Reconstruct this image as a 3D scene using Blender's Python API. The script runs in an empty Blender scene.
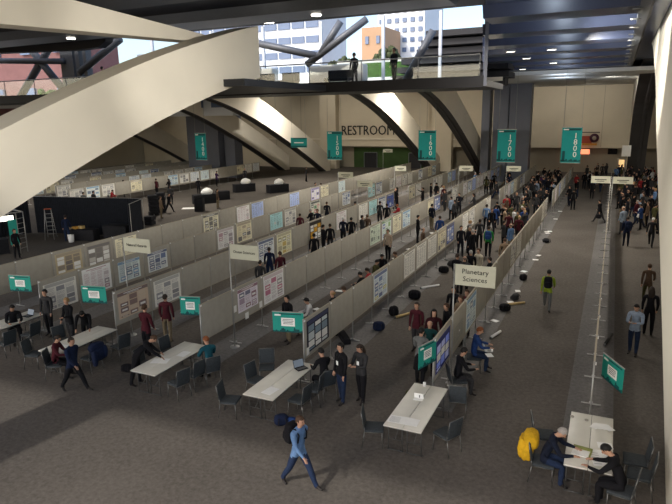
import bpy, bmesh, math, random
from mathutils import Vector, Matrix, Quaternion
PI = math.pi
R = math.radians
random.seed(7)
scn = bpy.context.scene
col = scn.collection

# ------------------------------------------------------------------ camera
cam_d = bpy.data.cameras.new('camera')
cam_d.sensor_fit = 'HORIZONTAL'; cam_d.sensor_width = 36.0; cam_d.lens = 588.7 / 672 * 36
cam_d.clip_start = 0.1; cam_d.clip_end = 2000
cam = bpy.data.objects.new('camera', cam_d); col.objects.link(cam)
_y, _p, _r = R(-25.113), R(13.049), R(-0.9345)
_f = Vector((math.sin(_y)*math.cos(_p), math.cos(_y)*math.cos(_p), -math.sin(_p)))
_rt = Vector((math.cos(_y), -math.sin(_y), 0)); _up = _rt.cross(_f)
_r2 = math.cos(_r)*_rt + math.sin(_r)*_up; _u2 = -math.sin(_r)*_rt + math.cos(_r)*_up
m = Matrix((_r2, _u2, -_f)).transposed().to_4x4(); m.translation = Vector((0, 0, 7.797))
cam.matrix_world = m
scn.camera = cam

# ------------------------------------------------------------------ view, sky, lights
scn.view_settings.view_transform = 'Standard'; scn.view_settings.look = 'None'
scn.view_settings.gamma = 1.0; scn.view_settings.use_curve_mapping = False
scn.view_settings.exposure = 0.08
world = bpy.data.worlds.new('sky'); scn.world = world; world.use_nodes = True
wn = world.node_tree; wn.nodes.clear()
_o = wn.nodes.new('ShaderNodeOutputWorld'); _b = wn.nodes.new('ShaderNodeBackground')
_s = wn.nodes.new('ShaderNodeTexSky'); _s.sky_type = 'NISHITA'; _s.sun_disc = False
_s.sun_elevation = R(38); _s.sun_rotation = R(200); _s.air_density = 1.0; _s.dust_density = 2.5
_b.inputs['Strength'].default_value = 0.30
wn.links.new(_s.outputs[0], _b.inputs[0]); wn.links.new(_b.outputs[0], _o.inputs[0])
_sun = bpy.data.lights.new('sun', 'SUN'); _sun.energy = 2.2; _sun.angle = R(1.5); _sun.color = (1, .95, .86)
sun = bpy.data.objects.new('sun', _sun); col.objects.link(sun)
sun.rotation_euler = (R(52), 0, R(-22))
def area(name, loc, size, power, color=(1, .93, .8), rot=(0, 0, 0), sy=None, spread=PI):
    d = bpy.data.lights.new(name, 'AREA'); d.energy = power; d.color = color
    d.shape = 'RECTANGLE'; d.size = size; d.size_y = sy or size; d.spread = spread
    o = bpy.data.objects.new(name, d); col.objects.link(o); o.location = loc; o.rotation_euler = rot
    return o
def spot(name, loc, target, power, color=(1, .93, .8), ang=80, radius=.25, blend=.6):
    d = bpy.data.lights.new(name, 'SPOT'); d.energy = power; d.color = color
    d.spot_size = R(ang); d.spot_blend = blend; d.shadow_soft_size = radius
    o = bpy.data.objects.new(name, d); col.objects.link(o); o.location = loc
    o.rotation_euler = (Vector(target) - Vector(loc)).to_track_quat('-Z', 'Y').to_euler()
    return o
WARM = (1, .93, .82); COOL = (.72, .84, 1.0)
HALL = 800
for ax, ay, ap in [(2.6, 34, .8), (2.8, 50, .8), (2.8, 66, .9), (-5, 25, .42), (-4, 38, 1.5), (-4, 56, 1.7), (-4, 72, 1.7),
                   (-18, 27, .30), (-18, 41, 1.25), (-19, 58, 1.8), (-20, 73, 1.4),
                   (-36, 42, 1.25), (-34, 62, 1.7), (-52, 60, 1.8), (-56, 74, 1.3)]:
    area('hall_fill', (ax, ay, 8.9 if ay < 33 and ax < -6 else 11.0 if ax > -6 else 9.3 + (ay-33)*.048), .9, HALL*ap, WARM)  # added area lights that brighten the hall, without fixtures
# added spots that brighten the near arch and the right pier
spot('arch_fill', (-4.2, 6.5, 8.6), (-14.5, 13.0, 8.9), 3300, (1, .94, .84), 52, .5)
spot('arch_fill', (-4.5, 16, 10.2), (-14.5, 19, 10.4), 1700, (1, .95, .86), 60, .5)
spot('pier_fill', (-3.2, 12, 11.5), (1.55, 14.5, 7.5), 2300, (1, .96, .86), 62, .4)
spot('pier_fill', (-3.2, 26, 10.8), (1.55, 29, 9.8), 2600, (1, .96, .86), 80, .4)
spot('pier_fill', (-1.6, 33, 10.4), (1.55, 37, 11.4), 1100, (1, .96, .86), 85, .4)
spot('pier_fill', (-1.2, 62, 10.4), (1.55, 70, 9.5), 900, (1, .96, .86), 85, .4)
area('entrance_fill', (-5, 1.5, 11.5), 9, 70, (.86, .92, 1), (R(-35), 0, 0), 3)  # cool area light standing in for daylight at the front
for k in range(10):
    y = 16.6 + 4.95*k
    spot('ceiling_fill', (-2.6 - max(0, y-28)*.07, y, 9.9), (-2.6 - max(0, y-28)*.07, y + .9, 11.7), 95 + 12*k, COOL, 165, .25)  # added cool spots that brighten the navy ceiling, no fixtures built
for sx in (-62, -50, -38, -30, -20, -10, -3):
    spot('wall_washer', (sx, 76, 10.6), (sx, 82, 7), 330, WARM, 120, .4)

# ------------------------------------------------------------------ materials
MATS = {}
def mat(name, rgb, rough=.8, metal=0, emit=None, es=0, var=.06, scale=6, spec=.3, bump=0, alpha=1, trans=0):
    if name in MATS: return MATS[name]
    mt = bpy.data.materials.new(name); mt.use_nodes = True; nt = mt.node_tree
    b = nt.nodes['Principled BSDF']
    b.inputs['Roughness'].default_value = rough; b.inputs['Metallic'].default_value = metal
    b.inputs['Specular IOR Level'].default_value = spec
    if var > 0:
        tc = nt.nodes.new('ShaderNodeTexCoord'); nz = nt.nodes.new('ShaderNodeTexNoise')
        nz.inputs['Scale'].default_value = scale; nz.inputs['Detail'].default_value = 3
        rp = nt.nodes.new('ShaderNodeValToRGB')
        rp.color_ramp.elements[0].position = .3; rp.color_ramp.elements[1].position = .7
        rp.color_ramp.elements[0].color = tuple(max(0, c*(1-var)) for c in rgb) + (1,)
        rp.color_ramp.elements[1].color = tuple(min(1, c*(1+var)) for c in rgb) + (1,)
        nt.links.new(tc.outputs['Object'], nz.inputs['Vector']); nt.links.new(nz.outputs['Fac'], rp.inputs['Fac'])
        nt.links.new(rp.outputs['Color'], b.inputs['Base Color'])
        if bump:
            bp = nt.nodes.new('ShaderNodeBump'); bp.inputs['Strength'].default_value = bump
            nt.links.new(nz.outputs['Fac'], bp.inputs['Height']); nt.links.new(bp.outputs[0], b.inputs['Normal'])
    else:
        b.inputs['Base Color'].default_value = (*rgb, 1)
    if emit: b.inputs['Emission Color'].default_value = (*emit, 1); b.inputs['Emission Strength'].default_value = es
    if trans: b.inputs['Transmission Weight'].default_value = trans; b.inputs['IOR'].default_value = 1.45
    if alpha < 1: b.inputs['Alpha'].default_value = alpha
    MATS[name] = mt; return mt

def carpet(name, rgb, rgb2):
    mt = bpy.data.materials.new(name); mt.use_nodes = True; nt = mt.node_tree; b = nt.nodes['Principled BSDF']
    b.inputs['Roughness'].default_value = .95; b.inputs['Specular IOR Level'].default_value = .15
    tc = nt.nodes.new('ShaderNodeTexCoord')
    n1 = nt.nodes.new('ShaderNodeTexNoise'); n1.inputs['Scale'].default_value = 9; n1.inputs['Detail'].default_value = 8; n1.inputs['Roughness'].default_value = .75
    n2 = nt.nodes.new('ShaderNodeTexNoise'); n2.inputs['Scale'].default_value = .45; n2.inputs['Detail'].default_value = 4
    mx = nt.nodes.new('ShaderNodeMath'); mx.operation = 'MULTIPLY_ADD'; mx.inputs[1].default_value = .75; 
    ad = nt.nodes.new('ShaderNodeMath'); ad.operation = 'MULTIPLY'; ad.inputs[1].default_value = .25
    rp = nt.nodes.new('ShaderNodeValToRGB'); rp.color_ramp.elements[0].position = .38; rp.color_ramp.elements[1].position = .62
    rp.color_ramp.elements[0].color = (*rgb, 1); rp.color_ramp.elements[1].color = (*rgb2, 1)
    for n in (n1, n2): nt.links.new(tc.outputs['Object'], n.inputs['Vector'])
    nt.links.new(n2.outputs['Fac'], ad.inputs[0]); nt.links.new(n1.outputs['Fac'], mx.inputs[0]); nt.links.new(ad.outputs[0], mx.inputs[2])
    nt.links.new(mx.outputs[0], rp.inputs[0]); nt.links.new(rp.outputs[0], b.inputs['Base Color'])
    return mt

M = dict(
    floor=carpet('hall_carpet', (.076, .067, .059), (.134, .119, .105)),
    strip=carpet('grey_carpet', (.112, .107, .104), (.18, .173, .168)),
    cream=mat('cream_plaster', (.78, .73, .63), .75, var=.03, scale=.6),
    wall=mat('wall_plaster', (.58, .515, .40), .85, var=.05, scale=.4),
    wall_low=mat('shaded_wall', (.36, .32, .25), .85, var=.05, scale=.4),  # wall plaster darkened, recess shade put into the colour
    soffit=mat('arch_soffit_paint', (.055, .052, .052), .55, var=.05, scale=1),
    blue=mat('navy_ceiling_paint', (.042, .054, .10), .33, var=.04, scale=.5, spec=.7),
    dark=mat('dark_ceiling_paint', (.018, .018, .022), .6, var=.05, scale=.5),
    slate=mat('slate_pillar_paint', (.12, .13, .165), .5, var=.05, scale=.8),
    steel=mat('grey_steel_paint', (.16, .17, .19), .45, .2, var=.05),
    steel_b=mat('brace_steel_paint', (.07, .075, .085), .5, .1, var=.05),
    steel_d=mat('dark_steel_paint', (.03, .032, .038), .45, .2, var=.05),
    alu=mat('aluminium', (.33, .33, .32), .45, .5, var=.03),
    tleg=mat('table_leg_paint', (.06, .06, .058), .5, .3, var=0),
    chrome=mat('chrome_tube', (.16, .16, .155), .35, .8, var=0),
    board=mat('board_felt', (.37, .35, .305), .95, var=.05, scale=4, spec=.1),
    white=mat('white_paper', (.80, .80, .78), .8, var=.02),
    laminate=mat('table_laminate', (.62, .60, .53), .4, var=.04, scale=3, spec=.4),
    edge=mat('table_edge', (.10, .10, .10), .5, var=0),
    chair=mat('chair_fabric', (.038, .045, .05), .9, var=.2, scale=30),
    black=mat('black_cloth', (.012, .012, .015), .9, var=.2, scale=8),
    curtain=mat('black_drape', (.010, .012, .018), .9, var=.2, scale=4),
    teal=mat('teal_vinyl', (.012, .27, .22), .6, var=.04, scale=3),
    tealb=mat('teal_banner_cloth', (.008, .27, .27), .7, var=.05, scale=2),
    teal_d=mat('dark_teal_print', (.005, .07, .075), .7, var=0),
    signcard=mat('cream_sign_card', (.52, .52, .42), .7, var=.03),
    ink=mat('black_ink', (.02, .02, .02), .7, var=0),
    glass=mat('clear_glass', (.9, .97, 1), .02, trans=1, var=0, spec=.5),
    green=mat('green_interior', (.045, .085, .025), .8, var=.2, scale=.6),
    grass=mat('lawn', (.035, .09, .015), .9, var=.3, scale=2),
    tree=mat('tree_leaves', (.06, .075, .035), .9, var=.35, scale=1.5),
    bwhite=mat('white_facade', (.62, .66, .72), .8, var=.03, scale=.2),
    bwin=mat('facade_window_glass', (.10, .15, .26), .2, var=.1, scale=.3, spec=.6),
    btan=mat('tan_facade', (.42, .27, .17), .85, var=.05, scale=.2),
    bpink=mat('pink_brick', (.17, .085, .085), .85, var=.1, scale=1),
    paving=mat('pale_paving', (.60, .60, .58), .8, var=.05, scale=.5),
    skin=mat('skin', (.42, .24, .16), .6, var=.04, scale=20),
    exitred=mat('lit_red_sign', (.8, .12, .06), .5, emit=(1, .25, .12), es=1.6, var=0),
    lamp=mat('lit_lamp_diffuser', (1, .95, .85), .5, emit=(1, .93, .8), es=6, var=0),
    screenl=mat('lit_window_panel', (.8, .9, .9), .5, emit=(.75, .95, .95), es=.9, var=0),
    booth=mat('lit_booth_header', (1, 1, .9), .5, emit=(1, .97, .85), es=2.2, var=0),
)
CLO = dict(lightblue=(.10, .18, .33), navyjean=(.014, .024, .055), black=(.008, .008, .010), darkgrey=(.032, .032, .034), navy=(.010, .016, .042),
    darknavy=(.008, .011, .022), maroon=(.062, .012, .018), blackred=(.03, .007, .010), teal=(.010, .065, .09), darkteal=(.010, .045, .045), grey=(.12, .124, .124),
    khaki=(.17, .135, .085), white=(.55, .55, .55), red=(.28, .02, .025), olive=(.06, .058, .022), blue=(.018, .045, .15), lime=(.22, .30, .025), shirtblue=(.25, .31, .40),
    brown=(.08, .05, .032), tan=(.22, .155, .10), beige=(.36, .28, .21), suit=(.011, .012, .018), green=(.02, .19, .035), cream=(.47, .42, .33), yellow=(.55, .32, .015),
    purple=(.06, .025, .085))
def cloth(c): return mat('cloth_' + c, CLO[c], .9, var=.14, scale=14, spec=.15)
HAIRC = dict(brown=(.06, .032, .018), black=(.008, .007, .007), dark=(.022, .014, .010), red=(.19, .06, .02), blond=(.32, .20, .09), grey=(.28, .26, .24), white=(.6, .6, .58), fringe=(.12, .09, .07))
def hairm(c): return mat('hair_' + c, HAIRC[c], .7, var=.25, scale=60)

# ------------------------------------------------------------------ mesh helpers
class MB:
    def __init__(s): s.v = []; s.f = []; s.m = []; s.mats = []; s.sm = []
    def mi(s, mt):
        if mt not in s.mats: s.mats.append(mt)
        return s.mats.index(mt)
    def poly(s, pts, faces, mt, smooth=False):
        b = len(s.v); s.v += [tuple(p) for p in pts]; k = s.mi(mt)
        for f in faces: s.f.append([b+i for i in f]); s.m.append(k); s.sm.append(smooth)
        return s
    def box(s, c, d, mt, rot=None):
        x, y, z = d[0]/2, d[1]/2, d[2]/2
        p = [Vector((i*x, j*y, k*z)) for i in (-1, 1) for j in (-1, 1) for k in (-1, 1)]
        if rot is not None: p = [rot @ q for q in p]
        p = [q + Vector(c) for q in p]
        return s.poly(p, [(0,1,3,2), (4,6,7,5), (0,4,5,1), (2,3,7,6), (0,2,6,4), (1,5,7,3)], mt)
    def rbox(s, c, d, mt, r=.02, rot=None):       # box with chamfered vertical and horizontal edges
        bm = bmesh.new(); bmesh.ops.create_cube(bm, size=1)
        for v in bm.verts: v.co = Vector((v.co.x*d[0], v.co.y*d[1], v.co.z*d[2]))
        bmesh.ops.bevel(bm, geom=bm.edges[:], offset=min(r, min(d)*.45), segments=2, affect='EDGES', profile=.6)
        pts = [v.co.copy() for v in bm.verts]; bm.verts.index_update()
        fs = [[v.index for v in f.verts] for f in bm.faces]; bm.free()
        if rot is not None: pts = [rot @ q for q in pts]
        return s.poly([q + Vector(c) for q in pts], fs, mt, True)
    def tube(s, a, b, r, mt, n=8, r2=None):
        a, b = Vector(a), Vector(b); d = (b-a).normalized()
        t = Vector((0, 0, 1)) if abs(d.z) < .9 else Vector((1, 0, 0))
        u = d.cross(t).normalized(); w = d.cross(u); r2 = r if r2 is None else r2; p = []
        for q, rr in ((a, r), (b, r2)):
            for i in range(n):
                an = 2*PI*i/n; p.append(q + u*math.cos(an)*rr + w*math.sin(an)*rr)
        fs = [(i, (i+1) % n, n+(i+1) % n, n+i) for i in range(n)] + [tuple(range(n))[::-1], tuple(range(n, 2*n))]
        return s.poly(p, fs, mt, True)
    def path(s, pts, r, mt, n=8):
        for a, b in zip(pts, pts[1:]): s.tube(a, b, r, mt, n)
        return s
    def prism(s, pts2, axis, a, b, mt, mt_cap=None):   # outline extruded along an axis; pts2 in the other two axes
        def P(p, t): return (t, p[0], p[1]) if axis == 'x' else (p[0], t, p[1]) if axis == 'y' else (p[0], p[1], t)
        n = len(pts2)
        s.poly([P(p, a) for p in pts2] + [P(p, b) for p in pts2], [(i, (i+1) % n, n+(i+1) % n, n+i) for i in range(n)], mt)
        s.poly([P(p, a) for p in pts2], [tuple(range(n))], mt_cap or mt); s.poly([P(p, b) for p in pts2], [tuple(range(n))], mt_cap or mt)
        return s
    def blob(s, c, d, mt, e=.5, nu=14, nv=8, rot=None, noise=0, seed=0):   # superellipsoid
        rnd = random.Random(seed)
        def pw(x, e_): return math.copysign(abs(x)**e_, x)
        p = []; 
        for j in range(nv+1):
            la = -PI/2 + PI*j/nv
            for i in range(nu):
                lo = 2*PI*i/nu; k = 1 + noise*(rnd.random()-.5)
                q = Vector((pw(math.cos(la), e)*pw(math.cos(lo), e)*d[0]/2*k, pw(math.cos(la), e)*pw(math.sin(lo), e)*d[1]/2*k, pw(math.sin(la), e)*d[2]/2*k))
                if rot is not None: q = rot @ q
                p.append(q + Vector(c))
        fs = [(j*nu+i, j*nu+(i+1) % nu, (j+1)*nu+(i+1) % nu, (j+1)*nu+i) for j in range(nv) for i in range(nu)]
        return s.poly(p, fs, mt, True)
    def mesh(s, name):
        me = bpy.data.meshes.new(name); me.from_pydata(s.v, [], s.f)
        for mt in s.mats: me.materials.append(mt)
        me.polygons.foreach_set('material_index', s.m); me.polygons.foreach_set('use_smooth', s.sm)
        bm = bmesh.new(); bm.from_mesh(me); bmesh.ops.remove_doubles(bm, verts=bm.verts, dist=1e-5) if len(s.f) < 4000 else None
        bmesh.ops.recalc_face_normals(bm, faces=bm.faces); bm.to_mesh(me); bm.free(); me.update()
        return me
    def build(s, name, parent=None, loc=None, rz=None):
        return link(name, s.mesh(name), parent, loc, rz)
def link(name, me, parent=None, loc=None, rz=None):
    o = bpy.data.objects.new(name, me); col.objects.link(o)
    if parent: o.parent = parent
    if loc is not None: o.location = loc
    if rz is not None: o.rotation_euler = (0, 0, rz)
    return o
def tag(o, label=None, cat=None, group=None, kind=None):
    if label: o['label'] = label
    if cat: o['category'] = cat
    if group: o['group'] = group
    if kind: o['kind'] = kind
    return o
def empty(name, loc=(0, 0, 0), rz=0):
    o = bpy.data.objects.new(name, None); col.objects.link(o); o.location = loc; o.rotation_euler = (0, 0, rz); return o
KIDS = {}
def copy_tree(o, parent=None):
    c = o.copy(); col.objects.link(c)
    for k in [k for k in c.keys() if k in ('label', 'group')]:
        if parent is None: del c[k]
    if parent: c.parent = parent
    for ch in KIDS.setdefault(o.name, [x for x in o.children]): copy_tree(ch, c)
    return c
def structure(o): o['kind'] = 'structure'; return o
ORD = ['first', 'second', 'third', 'fourth', 'fifth', 'sixth', 'seventh', 'eighth', 'ninth', 'tenth', 'eleventh', 'twelfth', 'thirteenth', 'fourteenth',
       'fifteenth', 'sixteenth', 'seventeenth', 'eighteenth', 'nineteenth', 'twentieth'] + ['twenty-' + w for w in
       'first second third fourth fifth sixth seventh eighth ninth'.split()] + ['thirtieth'] + ['thirty-' + w for w in 'first second third fourth fifth'.split()]
def text_mesh(s, size, mt, depth=.004, align='CENTER'):
    c = bpy.data.curves.new('letters', 'FONT'); c.body = s; c.size = size; c.extrude = depth; c.align_x = align; c.align_y = 'CENTER'; c.resolution_u = 2
    o = bpy.data.objects.new('letters', c); col.objects.link(o)
    dg = bpy.context.evaluated_depsgraph_get(); me = bpy.data.meshes.new_from_object(o.evaluated_get(dg))
    bpy.data.objects.remove(o); bpy.data.curves.remove(c); me.materials.clear(); me.materials.append(mt)
    return me
BAY0, BAY = 14.4, 1.82
POSTERS = [  # row, bay counted from the front, z0, z1, layout, colours
 ('C', 0, 0.85, 1.85, 'photo', 'navy'),
 ('C', 3, 0.8, 1.85, 'blocks', 'yellowblue'),
 ('C', 5, 0.8, 1.85, 'text', 'white'),
 ('C', 6, 0.8, 1.85, 'text', 'white'),
 ('C', 7, 0.85, 1.85, 'text', 'white'),
 ('C', 8, 0.8, 1.85, 'fig', 'cream'),
 ('C', 9, 0.85, 1.85, 'photo', 'blue'),
 ('C', 11, 0.85, 1.85, 'text', 'white'),
 ('C', 12, 0.85, 1.85, 'fig', 'white'),
 ('C', 15, 0.85, 1.85, 'text', 'white'),
 ('C', 16, 0.85, 1.85, 'text', 'white'),
 ('B', 0, 0.85, 1.8, 'photo', 'royal'),
 ('B', 2, 0.8, 1.88, 'fig', 'skyblue'),
 ('B', 7, 0.85, 1.85, 'fig', 'white'),
 ('B', 8, 0.85, 1.85, 'text', 'white'),
 ('B', 14, 0.85, 1.85, 'text', 'white'),
 ('B', 1, 0.95, 1.5, 'text', 'greysheet'),
 ('D', 1, 1.0, 1.85, 'header', 'purple'),
 ('D', 2, 0.8, 1.9, 'blocks', 'magenta'),
 ('D', 8, 0.85, 1.85, 'text', 'greentext'),
 ('D', 9, 0.8, 1.88, 'header', 'greenblue'),
 ('D', 10, 0.85, 1.85, 'text', 'cream'),
 ('D', 11, 0.85, 1.85, 'fig', 'skyblue'),
 ('D', 14, 0.9, 1.8, 'fig', 'cream'),
 ('D', 15, 0.85, 1.88, 'photo', 'blue'),
 ('D', 17, 0.85, 1.85, 'text', 'white'),
 ('D', 18, 0.85, 1.85, 'fig', 'white'),
 ('E', 0, 0.9, 1.85, 'header', 'brown'),
 ('E', 1, 0.8, 1.8, 'fig', 'white'),
 ('E', 5, 0.8, 1.85, 'fig', 'bluehead'),
 ('E', 6, 0.75, 1.88, 'blocks', 'yellow'),
 ('E', 8, 0.8, 1.88, 'photo', 'amber'),
 ('E', 10, 0.8, 1.88, 'text', 'pinkwhite'),
 ('E', 12, 0.85, 1.85, 'text', 'white'),
 ('E', 13, 0.85, 1.85, 'text', 'cyan'),
 ('E', 14, 0.85, 1.85, 'fig', 'bluehead'),
 ('E', 15, 0.85, 1.85, 'header', 'blue'),
 ('E', 19, 0.85, 1.85, 'text', 'white'),
 ('F', 0, 0.7, 1.75, 'fig', 'white'),
 ('F', 1, 0.8, 1.88, 'text', 'pinkwhite'),
 ('F', 2, 0.85, 1.75, 'header', 'skyblue'),
 ('F', 3, 0.85, 1.75, 'header', 'bluehead'),
 ('F', 6, 0.8, 1.85, 'blocks', 'pinkwhite'),
 ('F', 7, 0.8, 1.9, 'fig', 'cream'),
 ('F', 9, 0.85, 1.85, 'text', 'cyan'),
 ('F', 10, 0.8, 1.88, 'fig', 'white'),
 ('F', 12, 0.8, 1.88, 'blocks', 'greenwhite'),
 ('F', 15, 0.85, 1.85, 'header', 'bluehead'),
 ('F', 17, 0.9, 1.85, 'fig', 'cream'),
 ('F', 18, 0.8, 1.88, 'header', 'cyan'),
 ('F', 24, 0.8, 1.85, 'text', 'white'),
 ('F', 26, 0.85, 1.85, 'fig', 'bluehead'),
 ('G', 2, 0.85, 1.8, 'photo', 'tan'),
 ('G', 3, 0.8, 1.8, 'photo', 'grey'),
 ('G', 4, 0.8, 1.8, 'text', 'cream'),
 ('G', 8, 0.8, 1.88, 'header', 'cream2'),
 ('G', 14, 0.75, 1.85, 'text', 'bluetext'),
 ('G', 16, 0.85, 1.85, 'photo', 'lilac'),
 ('G', 17, 0.9, 1.85, 'text', 'cream'),
]
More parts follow.
